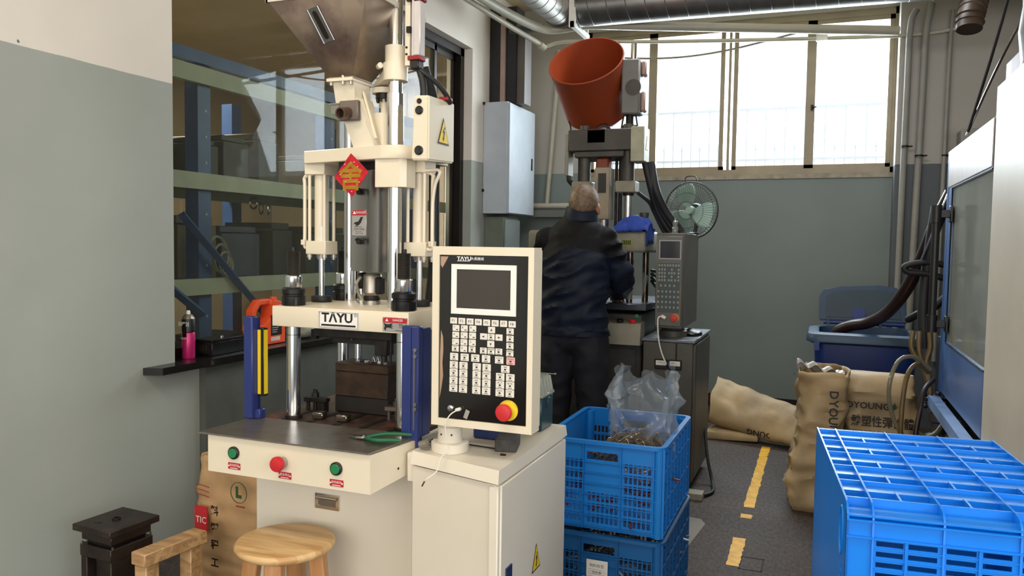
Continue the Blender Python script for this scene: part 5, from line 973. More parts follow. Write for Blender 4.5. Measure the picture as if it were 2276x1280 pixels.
# ---------------------------------------------------------------- fan
FA = thing('wall_fan', 'round wire fan with pale green blades behind the old control head', 'fan', (-.72, 4.66, 1.38)); fc_ = Vector((-.715, 4.60, 1.51)); fd = Vector((-.28, -1, -.05)).normalized()
WIRE = mat('fan_wire', '3a4240', .4, .5); BLD = mat('pale_green_blade', '9db8ae', .3, var=.06)
e1 = fd.cross(Vector((0, 0, 1))).normalized(); e2v = e1.cross(fd); R_ = .162
gr = MB()
def circ(mb, r, d, w=.0022): mb.tube([fc_+fd*d+(e1*cos(2*pi*k/48)+e2v*sin(2*pi*k/48))*r for k in range(49)], w, 6, 1)
for r_, d in ((R_, 0), (R_*.93, .03), (.10, .055), (.05, .06), (R_, -.01)): circ(gr, r_, d, .003 if r_ == R_ else .0012)
for k in range(60):
    a = 2*pi*k/60; dv = e1*cos(a)+e2v*sin(a); gr.tube([fc_+dv*R_, fc_+dv*R_*.93+fd*.03, fc_+dv*.10+fd*.055, fc_+dv*.045+fd*.06], .0009, 4, 1)
    gr.tube([fc_+dv*R_, fc_+dv*R_*.9-fd*.04, fc_+dv*.04-fd*.06], .0009, 4, 1)
g_ = build('wire_guard', gr, WIRE, FA)
build('top_handle', MB().tube([fc_+e1*-.035+e2v*R_, fc_+e1*-.028+e2v*(R_+.03), fc_+e1*.028+e2v*(R_+.03), fc_+e1*.035+e2v*R_], .003, 6, 3), WIRE, FA)
for k in range(3):
    a0 = radians(70+120*k)
    def bl(u, v, a0=a0):
        r_ = .02+.125*u; wv = (.25+.75*sin(min(1, u*1.25)*pi*.62))*.072; off = (v-.5)*2*wv*(1 if u < .85 else sqrt(max(0, 1-((u-.85)/.16)**2))); dv = e1*cos(a0)+e2v*sin(a0); tv = e1*-sin(a0)+e2v*cos(a0)
        return fc_+dv*r_+tv*(off+.01)+fd*(off*.35+.012)
    bo_ = build('blade', MB().sheet(bl, 16, 10), BLD, FA); s_ = bo_.modifiers.new('s', 'SOLIDIFY'); s_.thickness = .002
build('hub', MB().lathe([(0, .03), (.02, .028), (.024, .015), (.024, -.02), (0, -.02)], fc_, fd, 24), BLD, FA); build('motor_housing', MB().lathe([(0, -.13), (.035, -.12), (.042, -.08), (.038, -.05), (0, -.05)], fc_, fd, 24), WIRE, FA)
build('fan_stem', MB().tube([fc_-fd*.08, fc_-fd*.08+Vector((0, .01, -.09)), Vector((-.705, 4.66, 1.372))], .012, 10), WIRE, FA); build('fan_foot', MB().lathe([(0, 0), (.045, 0), (.045, .008), (0, .012)], (-.705, 4.57, 1.373), seg=24), WIRE, FA)
bt = thing('glass_bottle', 'small clear glass bottle on the old control head in front of the fan', 'bottle', (-.72, 4.30, 1.373)); build('bottle_body', MB().lathe([(0, 0), (.015, 0), (.016, .005), (.016, .03), (.010, .038), (.014, .045), (.014, .06), (.006, .068), (.006, .08)], (-.735, 4.22, 1.373), seg=20), glassy('clear_bottle_glass', 'e0e6e4', .75, .02, .1, 'c0c8c8', 1.6), bt)
# ---------------------------------------------------------------- worker, seen from behind, bent over the old machine
PN = thing('person', 'person with cropped hair in navy jacket, seen from behind, bent over the old machine', 'person', (-1.18, 3.85, 0))
HC = Vector((-1.135, 3.86, 1.515)); px = lambda x, y, z: Vector((-1.155+x, 3.86+y, z))
b = MB()
tilt = Matrix.Rotation(radians(28), 3, 'X') @ Matrix.Rotation(radians(10), 3, 'Z'); tilt = Matrix.Rotation(radians(-24), 3, 'X')
# skull, face, ears, neck
b.ell(HC, (.074, .094, .092), 32, 20, tilt); b.ell(HC+Vector((.004, .05, -.05)), (.058, .062, .07), 24, 16, tilt); b.ell(HC+Vector((.008, .112, -.045)), (.012, .022, .02), 12, 10); b.ell(HC+Vector((.008, .10, -.09)), (.024, .014, .012), 12, 8)
for s in (-1, 1):
    b.ell(HC+Vector((s*.075, .01, -.035)), (.010, .018, .030), 14, 12, Matrix.Rotation(s*.25, 3, 'Z')); b.ell(HC+Vector((s*.028+.006, .105, -.02)), (.013, .01, .007), 12, 8)
cap(b, HC+Vector((-.004, -.012, -.04)), px(.006, .0, 1.37), .054, .056)
# torso core, hips, legs
cap(b, px(0, .01, 1.27), px(-.01, .0, 1.0), .09, .11); cap(b, px(-.03, -.02, .9), px(.0, -.02, .95), .12, .13)
for s in (-1, 1):
    hip = px(s*.09-.02, -.02, .88); kn = px(s*.10-.02, .02, .48); an = px(s*.115-.02, -.03, .09); cap(b, hip, kn, .082, .056); cap(b, kn, an, .056, .038); cap(b, an, px(s*.13-.02, .12, .035), .036, .028)
    sh = px(s*.14-.012, .0, 1.30); elb = px(.19, .12, 1.15) if s > 0 else px(-.215, .10, 1.18); wr_ = px(.12, .37, 1.05) if s > 0 else px(-.13, .37, 1.08)
    cap(b, sh, elb, .048, .038); cap(b, elb, wr_, .038, .026)
body = build('body', remesh(b, .009, 5), SKIN, PN)
# hands: palm, four fingers, thumb each
for s in (-1, 1):
    wv = px(.12, .37, 1.05) if s > 0 else px(-.13, .37, 1.08); d = (Vector((-s*.25, .9, -.25))).normalized(); sd_ = Vector((1, .25*s, 0)).normalized(); h = MB()
    cap(h, wv, wv+d*.05, .024, .026); pc = wv+d*.075
    for k in (-1, 0, 1): cap(h, wv+d*.04+sd_*.018*k, pc+sd_*.022*k, .014, .013)
    for k, L_ in zip(range(4), (.066, .075, .07, .055)):
        o_ = pc+sd_*(-.028+.0185*k); m_ = o_+d*L_*.55+Vector((0, 0, -.008)); e_ = m_+d*L_*.3+Vector((0, 0, -.028)); cap(h, o_, m_, .009, .008); cap(h, m_, e_, .008, .0065)
    t0 = wv+d*.03+sd_*(-s)*.028; t1 = t0+(sd_*(-s)*.6+d*.8).normalized()*.035; t2 = t1+(d+Vector((0, 0, -.5))).normalized()*.03; cap(h, t0, t1, .012, .0095); cap(h, t1, t2, .0095, .0075)
    build('hand', remesh(h, .0035, 4), SKIN, PN)
hr_ = MB().ell(HC+Vector((0, -.004, .006)), (.0755, .0945, .0925), 40, 26, tilt)
for v in list(hr_.bm.verts):
    q = v.co-HC
    if q.z < -.045+.5*q.y or q.y > .055: hr_.bm.verts.remove(v)
build('cropped_hair', hr_, HAIR, PN)
# jacket: one garment, sleeves joined
j = MB()
def ringbody(z, cx, cy, rx, ry): return (z, cx, cy, rx, ry)
rings = [(.84, -.01, -.01, .164, .125), (.90, -.012, -.01, .168, .13), (1.0, -.018, -.015, .166, .136), (1.10, -.018, -.02, .17, .142), (1.20, -.014, -.02, .178, .145), (1.28, -.012, -.01, .180, .135), (1.34, -.010, .0, .165, .118), (1.385, -.006, .0, .135, .105), (1.425, .0, .0, .10, .092), (1.455, .004, .01, .078, .08)]
prev = None
for (z, cx_, cy_, rx, ry) in rings:
    R = [j.bm.verts.new(px(cx_+rx*cos(2*pi*k/40), cy_+ry*sin(2*pi*k/40), z)) for k in range(40)]
    if prev:
        for k in range(40): j.bm.faces.new((prev[k], prev[(k+1) % 40], R[(k+1) % 40], R[k]))
    else: j.bm.faces.new(R[::-1])
    prev = R
j.bm.faces.new(prev)
for s in (-1, 1):
    sh = px(s*.148-.014, .0, 1.315); elb = px(.19, .12, 1.15) if s > 0 else px(-.215, .10, 1.18); wr_ = px(.14, .32, 1.06) if s > 0 else px(-.14, .32, 1.09)
    cap(j, sh, elb, .075, .068); cap(j, elb, wr_, .068, .050)
jm = remesh(j, .010, 7); jm.bm.normal_update()
for v in jm.bm.verts:   # cloth folds
    p = v.co; q = p-px(0, 0, 0)
    f = (1-abs(noise.noise(Vector((q.x*5+q.z*3, q.y*4, q.z*16-q.x*5)))*2.6))*.015 + noise.noise(Vector((q.x*12, q.y*12, q.z*14)))*.012
    w = .4+.6*min(1, max(0, (1.42-q.z)*4)); v.co += v.normal*f*w
    if q.z < .885: v.co += Vector((q.x, q.y, 0)).normalized()*.006
for v in [v for v in jm.bm.verts if v.co.z < .845]: v.co.z = .845+(v.co.z-.845)*.1
yb2 = MB(); yb2.bm.free(); yb2.bm = jm.bm.copy()
inyoke = lambda c: (c.z > 1.285-.25*abs(c.x+1.165)+.02*sin((c.x+1.165)*14)) and c.y < 3.9
for bm__, keep in ((jm.bm, False), (yb2.bm, True)): bmesh.ops.delete(bm__, geom=[f for f in bm__.faces if inyoke(f.calc_center_median()) != keep], context='FACES')
build('jacket', jm, JACKET, PN); build('jacket_yoke', yb2, JACKETY, PN)
cl_ = MB(); cc = px(.008, -.002, 0)
cl_.lathe([(.090, 1.42), (.086, 1.45), (.080, 1.485), (.073, 1.497), (.066, 1.49), (.068, 1.45), (.072, 1.42)], cc, (0, 0, 1), 40)
for v in cl_.bm.verts: v.co.y += .03*(v.co.z-1.42); v.co.z -= .30*(v.co.y-cc.y)*(1 if v.co.y > cc.y else .1)
build('collar', cl_, JACKET, PN)
hb2 = MB().lathe([(.168, .842), (.178, .847), (.178, .87), (.170, .876)], (0, 0, 0), (0, 0, 1), 48)
for v in hb2.bm.verts: v.co = px(v.co.x-.01, v.co.y*.755-.01, v.co.z)
build('jacket_hem', hb2, JACKET, PN)
tr = MB()
for s in (-1, 1):
    hip = px(s*.085-.02, -.015, .86); kn = px(s*.10-.02, .02, .48); an = px(s*.115-.02, -.02, .10); cap(tr, hip, kn, .098, .078); cap(tr, kn, an, .076, .066)
cap(tr, px(-.05, -.01, .86), px(.02, -.01, .86), .115, .115); tm = remesh(tr, .012, 5); tm.bm.normal_update()
for v in tm.bm.verts: v.co += v.normal*(1-abs(noise.noise(Vector((v.co.x*8, v.co.y*8, v.co.z*10)))*2.4))*.007; v.co.z = max(v.co.z, .06)
build('trousers', tm, TROUS, PN)
for s in (-1, 1):
    sh_ = MB(); cap(sh_, px(s*.115-.02, -.05, .05), px(s*.13-.02, .14, .045), .046, .043); sm2 = remesh(sh_, .009, 4)
    for v in sm2.bm.verts: v.co.z = max(v.co.z, .0)
    build('shoe', sm2, RUBBER, PN)
# ---------------------------------------------------------------- blue crates, left stack
def crate(name, label, x0, x1, y0, y1, z0, h, m, grp):
    t = thing(name, label, 'crate', ((x0+x1)/2, (y0+y1)/2, z0), grp); th_ = .006; w = x1-x0; d = y1-y0; T = .012
    tx0, tx1, ty0, ty1 = x0+T, x1-T, y0+T, y1-T
    # front and back short ends: vertical slots, hand hole over a solid panel
    W_ = tx1-tx0; H_ = h-.012
    def slots(Wd, hc):
        r = []; cw = .0105; gap = .0055; rows = 6; rh = (H_-.075)/rows
        for rI in range(rows):
            v0 = .018+rI*rh; v1 = v0+rh-.007; u = .03
            while u+cw < Wd-.028:
                mid = Wd/2-.062 < u+cw/2 < Wd/2+.062
                skip = (mid and rI >= 3) or abs(u+cw/2-(Wd/2-.066)) < .007 or abs(u+cw/2-(Wd/2+.066)) < .007
                if not skip: r.append((u, u+cw, v0, v1))
                u += cw+gap
        r.append((Wd/2-.055, Wd/2+.055, H_-.062, H_-.034)); return r
    for nm, O, U, N in (('end_wall', (tx0, ty0+th_, z0+.006), (1, 0, 0), (0, -1, 0)), ('end_wall', (tx0, ty1-th_, z0+.006), (1, 0, 0), (0, 1, 0))):
        e_ = build(nm, MB().holes(O, U, (0, 0, 1), N, W_, H_, slots(W_, 1), th_*.7), m, t)
        rb3 = MB(); yy = ty0 if N[1] < 0 else ty1; s = N[1]
        for u in (.0, .024, W_/2-.066, W_/2+.066, W_-.028, W_-.003): rb3.box(tx0+u, tx0+u+.003, min(yy, yy+s*.009), max(yy, yy+s*.009), z0+.004, z0+h-.008)
        for rI in range(7): zz = z0+.012+rI*(H_-.075)/6; rb3.box(tx0, tx1, min(yy, yy+s*.007), max(yy, yy+s*.007), zz, zz+.0025)
        build('wall_ribs', rb3, m, e_)['kind'] = 'stuff'
    for s, xx in ((-1, tx0), (1, tx1)):
        D_ = ty1-ty0; q = MB().box(min(xx, xx-s*.003), max(xx, xx-s*.003), ty0, ty1, z0+.004, z0+h-.01); sw_ = build('side_wall', q, m, t); rb3 = MB()
        for k in range(9): yy = ty0+D_*k/8; rb3.box(min(xx, xx+s*.009), max(xx, xx+s*.009), yy-.0015, yy+.0015, z0+.004, z0+h-.008)
        for k in range(6): zz = z0+.01+(h-.045)*k/5; rb3.box(min(xx, xx+s*(.009 if k % 2 == 0 else .006)), max(xx, xx+s*(.009 if k % 2 == 0 else .006)), ty0, ty1, zz, zz+.003)
        for k in range(8):
            for r_ in range(5):
                yy = ty0+D_*(k+.5)/8; zz = z0+.01+(h-.045)*(r_+.5)/5; rb3.box(min(xx, xx+s*.0025), max(xx, xx+s*.0025), yy-.016, yy+.016, zz-.018, zz+.018)
        build('wall_ribs', rb3, m, sw_)['kind'] = 'stuff'
    build('crate_floor', MB().box(tx0, tx1, ty0, ty1, z0+.002, z0+.008), m, t)
    # rolled rim with rounded corners
    def rr(ix, r_): 
        P = []
        for (cx_, cy_, a0) in ((x1-ix-r_, y1-ix-r_, 0), (x0+ix+r_, y1-ix-r_, 90), (x0+ix+r_, y0+ix+r_, 180), (x1-ix-r_, y0+ix+r_, 270)):
            for k in range(5): a = radians(a0+22.5*k); P.append((cx_+r_*cos(a), cy_+r_*sin(a)))
        return P
    rm = MB(); prof = [(0, h-.012), (0, h), (.012+.006, h), (.018, h-.006), (.012, h-.012)]; L_ = []
    for ix, z in prof: L_.append([rm.bm.verts.new((x, y, z0+z)) for x, y in rr(ix, max(.012, .035-ix))])
    for A, B in zip(L_, L_[1:]+L_[:1]):
        for k in range(20): rm.bm.faces.new((A[k], A[(k+1) % 20], B[(k+1) % 20], B[k]))
    build('rim', rm, m, t)
    lw_ = MB()
    for zz, tt in ((h-.055, .0025),): lw_.box(tx0-.008, tx1+.008, ty0-.008, ty1+.008, z0+zz, z0+zz+.0001)
    lw_.bm.free()
    for (cx_, cy_) in ((tx0, ty0), (tx1, ty0), (tx0, ty1), (tx1, ty1)): build('corner_post', MB().cyl((cx_+(.012 if cx_ == tx0 else -.012), cy_+(.012 if cy_ == ty0 else -.012), z0), (cx_+(.012 if cx_ == tx0 else -.012), cy_+(.012 if cy_ == ty0 else -.012), z0+h-.01), .02, seg=16), m, t)
    return t
crate('stacking_crate', 'open mid blue crate on top of the stack between white cabinet and grey cabinet', -.90, -.462, 2.585, 3.15, .318, .312, CRATE, 'blue crates in the left stack')
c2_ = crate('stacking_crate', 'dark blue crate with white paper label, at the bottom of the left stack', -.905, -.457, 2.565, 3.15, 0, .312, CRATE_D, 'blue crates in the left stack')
lbp = build('paper_label', MB().box(-.72, -.645, 2.564, 2.566, .165, .225, .0005), WSIGN, c2_); t = MB(); write(t, '物料标签', .013, (-.683, 2.5635, .205)); 
for k in range(4): t.box(-.712, -.655+.006*(k % 2), 2.5632, 2.5636, .192-.008*k, .1925-.008*k)
write(t, '张新春', .011, (-.683, 2.5635, .182)); build('label_print', t, mat('grey_ink', '55534f', .6), lbp)
random.seed(5)
tg_ = MB()
for k in range(90):
    x = random.uniform(-.86, -.50); y = random.uniform(2.62, 3.1); z = random.uniform(.335, .47); a = random.uniform(0, 6.28); tg_.tube([(x, y, z), (x+.04*cos(a), y+.04*sin(a), z+.01), (x+.06*cos(a+.6), y+.06*sin(a+.6), z)], .004, 6, 2)
o = build('red_insulated_parts', tg_, mat('dull_red_parts', '7e2f28', .5, var=.3), None); tag(o, 'heap of small dull red parts inside the top left crate', 'parts'); o['kind'] = 'stuff'
tg_ = MB()
for k in range(150):
    x = random.uniform(-.88, -.49); y = random.uniform(2.6, 3.1); z = random.uniform(.02, .24); a = random.uniform(0, 6.28); tg_.tube([(x, y, z), (x+.04*cos(a), y+.04*sin(a), z+.01), (x+.07*cos(a+.6), y+.07*sin(a+.6), z)], .004, 6, 2)
o = build('bagged_cable_parts', tg_, mat('pale_blue_parts', '8c93a0', .35, var=.3), None); tag(o, 'heap of small pale parts inside the bottom left crate', 'parts'); o['kind'] = 'stuff'
bgm = MB()
def bagf(u, v):
    a = 2*pi*u; w_ = .112*(.95+.12*v); d_ = .08*(1-.2*v); ca, sa = cos(a), sin(a); x = math.copysign(abs(ca)**.7, ca)*w_; y = math.copysign(abs(sa)**.7, sa)*d_; z = .46+.37*v
    n_ = noise.noise_vector(Vector((ca*2.2, sa*2.2, v*4+3))); r_ = (1-abs(noise.noise(Vector((ca*2.5+9, sa*2.5, v*5)))*3))
    p = Vector((-.60+x+.01*v, 2.80+y+.06*v, z))+n_*.035*(.3+v)+Vector((ca, sa, 0))*r_*.018
    if v > .8: p.z += .035*noise.noise(Vector((ca*2, sa*2, 7))); p.x -= .02*ca
    return p
bgm.sheet(bagf, 60, 34); bgo = build('plastic_bag', bgm, glassy('clear_polythene', 'e2e8ee', .86, .16, .22, 'c6d0d8', 1.4, 9), None); tag(bgo, 'open clear plastic bag standing in the top left blue crate', 'bag')
wm = MB()
for k in range(160):
    a = random.uniform(-.9, .9); r_ = random.uniform(.03, .10); x = -.60+random.uniform(-.09, .07); y = 2.76+random.uniform(-.05, .06); z = random.uniform(.56, .63)-abs(x+.58)*.3
    wm.tube([(x-r_*.8, y+.02*a, z-.03), (x, y, z+.025), (x+r_*.7, y+.03*a, z-.025)], .0013, 4, 4, False)
wo = build('metal_wires', wm, mat('brass_grey_wire', '8f7f68', .3, .85), None); tag(wo, 'bundle of thin bent metal wires inside the clear bag', 'wires'); wo['kind'] = 'stuff'
# ---------------------------------------------------------------- bright crate, lying on its side at the right
def sidecrate(label, z0, z1, grp):
    t = thing('blue_crate', label, 'crate', (.056, 1.50, z0), grp); Wd, Ld, m = .395, .62, CRATE_B; O = Vector((.056, 1.50, 0)); H = z1-z0
    def bx(mb, x0, x1, y0, y1, za, zb, bev=0): return mb.box(O.x+x0, O.x+x1, O.y+y0, O.y+y1, za, zb, bev)
    # top side: five deep bays between ribs, slotted floors
    yb_ = [.05+(.56)*k/5 for k in range(6)]; cols = [0.0, .042, .155, .272, .395]
    rects = []
    for k in range(5):
        ya_, yc_ = yb_[k]+.004, yb_[k]+.066
        rects += [(.006, .038, ya_, yc_)]
        for c_ in range(1, 4):
            a, b_ = cols[c_]+.004, cols[c_+1]-.004; mid = (a+b_)/2
            for (u0, u1) in ((a, mid-.004), (mid+.004, b_)):
                for r_ in range(3): rects.append((u0, u1, ya_+r_*.021, ya_+r_*.021+.014))
    tp_ = build('slotted_side', MB().holes(O+Vector((0, 0, z1-.022)), (1, 0, 0), (0, 1, 0), (0, 0, 1), Wd, Ld, rects, .003), m, t)
    for k, c_ in enumerate(cols):
        q = MB(); xx = c_ if k < 4 else Wd-.004
        q.poly([(O.x+xx, O.y+a, zz) for a, zz in ((Ld, z1-.022), (Ld, z1), (.03, z1), (.012, z1-.005), (.003, z1-.016), (0, z1-.03), (0, z0+.01), (.012, z0+.01), (.012, z1-.035), (.02, z1-.024), (.04, z1-.02))], (.0035, 0, 0)); build('long_rib', q, m, t)
    for k, y in enumerate(yb_):
        build('cross_rib', bx(MB(), 0, Wd, y-.0015, y+.0015, z1-.021, z1-.002), m, t)
        if k < 5:
            build('bay_band', bx(MB(), 0.004, Wd-.004, y+.070, y+.110, z1-.020, z1-.010), m, t)
            for c_ in range(1, 4): mid = (cols[c_]+cols[c_+1])/2; build('short_rib', bx(MB(), mid-.002, mid+.002, y, y+.070, z1-.020, z1-.006), m, t)
    build('rounded_shoulder', MB().poly([(O.x+.003, O.y+a, zz) for a, zz in ((.05, z1-.018), (.03, z1-.016), (.014, z1-.022), (.006, z1-.034), (.004, z1-.045), (.010, z1-.045), (.014, z1-.034), (.03, z1-.022))], (Wd-.006, 0, 0)), m, t)
    # front: plain band, then horizontal slots
    fr_ = []
    for r_ in range(int((H-.10)/.019)):
        v1 = H-.062-r_*.019; 
        for (a, b_) in ((.05, .094), (.102, .148), (.162, .208), (.218, .262), (.278, .325), (.335, .38)): fr_.append((a, b_, v1-.0115, v1-.002))
    build('slotted_front', MB().holes(O+Vector((0, .008, z0)), (1, 0, 0), (0, 0, 1), (0, -1, 0), Wd, H-.03, fr_, .004), m, t)
    rbm = MB()
    for zz in (z1-.030, z1-.060): bx(rbm, 0, Wd, -.003, .01, zz, zz+.003); 
    for k in range(int((H-.10)/.019)): zz = z1-.062-k*.019-.0155; bx(rbm, .046, Wd, .001, .006, zz, zz+.002)
    for xx in (.098, .213, .330): bx(rbm, xx-.002, xx+.002, 0, .006, z0, z1-.06)
    build('front_ribs', rbm, m, t)['kind'] = 'stuff'
    # left side: solid flange with oval hand hole and slots near the front
    lr = []
    for k in range(int((H-.16)/.018)): lr.append((.05, .085, H-.135-k*.018-.010, H-.135-k*.018-.001))
    lq = MB().holes(O+Vector((0, 0, z0)), (0, 1, 0), (0, 0, 1), (1, 0, 0), Ld, H-.022, [(.05, .085, H-.112, H-.032)]+lr, .004); build('flange_side', lq, m, t)
    hr2 = MB(); ov_ = [(O.x+.0005, O.y+.068+.024*cos(a), z1-.072+.045*sin(a)) for a in [2*pi*k/20 for k in range(20)]]; hr2.tube(ov_+[ov_[0]], .003, 6, 1, False); build('hand_hole_lip', hr2, m, t)
    build('back_side', bx(MB(), Wd-.004, Wd, .01, Ld, z0, z1-.02), m, t); build('far_end', bx(MB(), 0, Wd, Ld-.005, Ld, z0, z1-.002), m, t); build('bottom_side', bx(MB(), 0, Wd, .005, Ld, z0, z0+.005), m, t)
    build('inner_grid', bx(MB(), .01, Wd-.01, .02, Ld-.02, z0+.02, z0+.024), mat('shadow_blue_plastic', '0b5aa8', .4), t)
    t.rotation_euler.z = radians(5.1); return t
sc1 = sidecrate('bright blue crate lying on its side with ribbed top, nearest at the right', .452, .85, 'crates at the right')
sc2 = sidecrate('bright blue crate under the nearest right crate, only its edge in view', .05, .448, 'crates at the right')
tag(build('wooden_skid', MB().box(.03, .44, 1.52, 2.12, 0, .049), W3, None), 'flat wooden skid under the right crates', 'skid')
pk = thing('snack_wrapper', 'crumpled green and white wrapper inside the bright right crate', 'wrapper', (.10, 1.56, .82))
build('white_part', crumple(MB().sheet(lambda u, v: Vector((.10+.10*u, 1.56+.06*v, .822+.004*sin(u*20))), 14, 8), .004, 50, 1), mat('white_green_print', 'd6ddd2', .35, var=.1, col2='3c8a58', c2thr=.58, c2scale=60), pk); build('green_edge', crumple(MB().sheet(lambda u, v: Vector((.198+.03*u, 1.56+.065*v, .824)), 6, 8), .004, 50, 2), mat('leaf_green_film', '2fa34c', .3), pk)
wf_ = build('white_sheet_insert', crumple(MB().sheet(lambda u, v: Vector((.066+.21*u-.046*v, 1.56+.50*v, .815+.004*sin(u*9+v*14))), 30, 50), .008, 14, 6), mat('white_sheet_insert', 'e4e6ea', .35, var=.05), None); tag(wf_, 'white sheet added inside the nearest bright crate, seen through its ribs', 'film')  # white sheet added just under the slots so their cells read white
# ---------------------------------------------------------------- blue bin
BN = thing('wheelie_bin', 'blue plastic bin with open grey blue lid against the back wall', 'bin', (.24, 5.4, 0)); BP = mat('bin_blue_plastic', '143178', .38, var=.08); BL = mat('bin_lid_plastic', '2d4560', .45, var=.08)
def rrect(x0, x1, y0, y1, r_, n=5):
    P = []
    for (cx_, cy_, a0) in ((x1-r_, y1-r_, 0), (x0+r_, y1-r_, 90), (x0+r_, y0+r_, 180), (x1-r_, y0+r_, 270)):
        for k in range(n): a = radians(a0+90*k/(n-1)); P.append((cx_+r_*cos(a), cy_+r_*sin(a)))
    return P
def loft(L_, mb=None, closed=False):
    mb = mb or MB(); V_ = [[mb.bm.verts.new(p) for p in ring_] for ring_ in L_]; n = len(V_[0])
    for A, B in zip(V_, V_[1:]+(V_[:1] if closed else [])):
        for k in range(n): f = mb.bm.faces.new((A[k], A[(k+1) % n], B[(k+1) % n], B[k])); f.smooth = True
    if not closed: mb.bm.faces.new(V_[0][::-1])
    return mb
L_ = [[(x, y, z) for x, y in rrect(-.06+i_, .56-i_, 5.0+i_, 5.55-i_, .06)] for i_, z in ((.09, .03), (.05, .35), (.03, .74), (.03, .77))]; L_ += [[(x, y, z) for x, y in rrect(-.06+i_, .56-i_, 5.0+i_, 5.55-i_, .06)] for i_, z in ((.05, .77), (.07, .30), (.10, .10))]
build('bin_body', loft(L_), BP, BN)
build('bin_rim', loft([[(x, y, z) for x, y in rrect(-.075+i_, .575-i_, 4.985+i_, 5.565-i_, .07)] for i_, z in ((0.03, .735), (0, .75), (0, .775), (.01, .795), (.05, .805), (.07, .80), (.07, .76))], closed=True), BL, BN)
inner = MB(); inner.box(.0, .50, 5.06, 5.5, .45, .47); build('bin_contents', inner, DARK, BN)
lid = MB(); Rl = Matrix.Translation((0, 5.56, .81)) @ Matrix.Rotation(radians(-14), 4, 'X') @ Matrix.Diagonal((1, 1, .78, 1))
V1 = [Rl @ Vector((x, 0, z)) for x, z in ((-.01, .03), (-.012, .24), (.02, .30), (.12, .325), (.36, .345), (.46, .325), (.50, .26), (.52, .03))]; lid.poly(V1, Rl.to_3x3() @ Vector((0, .03, 0))); bmesh.ops.bevel(lid.bm, geom=lid.bm.edges[:], offset=.008, segments=2, affect='EDGES'); ldo = build('bin_lid', lid, BL, BN)
V1 = [Rl @ Vector((x, -.004, z)) for x, z in ((.03, .06), (.03, .22), (.06, .27), (.14, .29), (.35, .305), (.43, .285), (.46, .23), (.48, .06))]; build('lid_recess', MB().poly(V1, Rl.to_3x3() @ Vector((0, .005, 0))), mat('bin_lid_inner', '2c3f4d', .5), ldo)
build('lid_grip', MB().lathe([(0, 0), (.04, 0), (.04, .01), (0, .01)], Rl @ Vector((.23, -.004, .09)), Rl.to_3x3() @ Vector((0, -1, 0)), 20), BP, ldo)
build('hinge_bar', MB().cyl((.02, 5.57, .82), (.50, 5.57, .82), .012, seg=12), BP, BN)
for x in (.05, .22, .36): build('hinge_post', MB().box(x-.008, x+.008, 5.54, 5.58, .79, .85), BL, BN)
for x in (0.0, .5): build('wheel', MB().lathe([(0, -.02), (.08, -.02), (.09, 0), (.08, .02), (0, .02)], (x, 5.60, .09), (1, 0, 0), 24), RUBBER, BN)
build('front_tab', MB().box(-.03, .0, 4.985, 5.02, .70, .75), BP, BN)
# ---------------------------------------------------------------- tan sacks at the right
s1, s1b = sack('plastic_pellet_sack', 'tall tan sack with open grey liner, side turned to the camera, before the blue bin', (-.005, 4.25, 0), .205, .34, .70, KRAFT2, 0, 5, 'open', None, .10, (.03, 0), .023)
for v in s1b.data.vertices:
    v.co.x -= .02*math.exp(-((v.co.z-.1)/.12)**2)
lm = MB().sheet(lambda u, v: Vector((-.10+.22*u, 4.12+.10*v+.02*sin(u*7), .69+.055*(1-u)**.6*sin(pi*min(1, v+.25))+.012*sin(u*19+v*4))), 26, 10); lab(build('plastic_liner', lm, mat('grey_liner_film', 'a8a49e', .3, var=.1), s1), 'grey plastic liner edge')
t = MB()
for k, ch_ in enumerate('DYOUNG'): write(t, ch_, .056, (.072, 4.052, .60-.042*k), bold=.001, roll=-pi/2)
build('black_lettering', t, INK, s1); t = MB()
for k, ch_ in enumerate('MADE IN CHINA'): write(t, ch_, .018, (.06, 4.06, .24-.0125*k), roll=-pi/2)
build('small_lettering', t, INK, s1)
s2, s2b = sack('plastic_pellet_sack', 'wide tan sack with folded top and black Chinese lettering, before the blue bin', (.285, 4.43, 0), .34, .25, .67, KRAFT2, 0, 9, 'folded', None, .16, (0, 0), .020)
Yl = 4.253; t = MB(); write(t, 'DYOUNG', .045, (.235, Yl, .525), bold=.001, sx=1.0); build('brand_lettering', t, INK, s2); t = MB(); write(t, '熱塑性彈性體', .058, (.302, Yl, .445), bold=.001, sx=.82); write(t, 'THERMOPLASTIC ELASTOMER', .021, (.255, Yl, .395)); build('black_lettering', t, INK, s2)
t = MB(); t.poly([(.335, Yl, .525), (.355, Yl, .55), (.365, Yl, .525), (.35, Yl, .51)], (0, -.001, 0)); lab(build('leaf_emblem', t, mat('dark_green_print', '2a4a30', .6), s2), 'dark green leaf emblem')
# lying sack by the wall
ls = thing('flat_sack', 'tan sack with black lettering lying slanted on the floor by the back wall', 'sack', (-.38, 5.55, 0)); q = MB(); nu, nv = 40, 26
def lyf(u, v):
    a = 2*pi*v; x = -.68+.60*u; hw = .17-.03*u; th_ = .085*(1-.35*u); cz = .23-.10*u; cy = 5.62-.22*u; sl = radians(52)
    p = Vector((0, hw*cos(a), th_*math.copysign(abs(sin(a))**.7, sin(a)))); p = Matrix.Rotation(sl, 3, 'X') @ p; p += Vector((x, cy, cz)); p += noise.noise_vector(p*9)*.016+Vector((0, -.7, .7))*(1-abs(noise.noise(p*7)*3))*.010; p.z = max(p.z, .004); p.x += .02*cos(a); p.y = min(p.y, 6.55); return p
q.sheet(lyf, nu, nv); build('sack_body', q, KRAFT2, ls)
t = MB(); write(t, 'DYOUNG', .055, (0, 0, 0), '+z', bold=.001, roll=pi); 
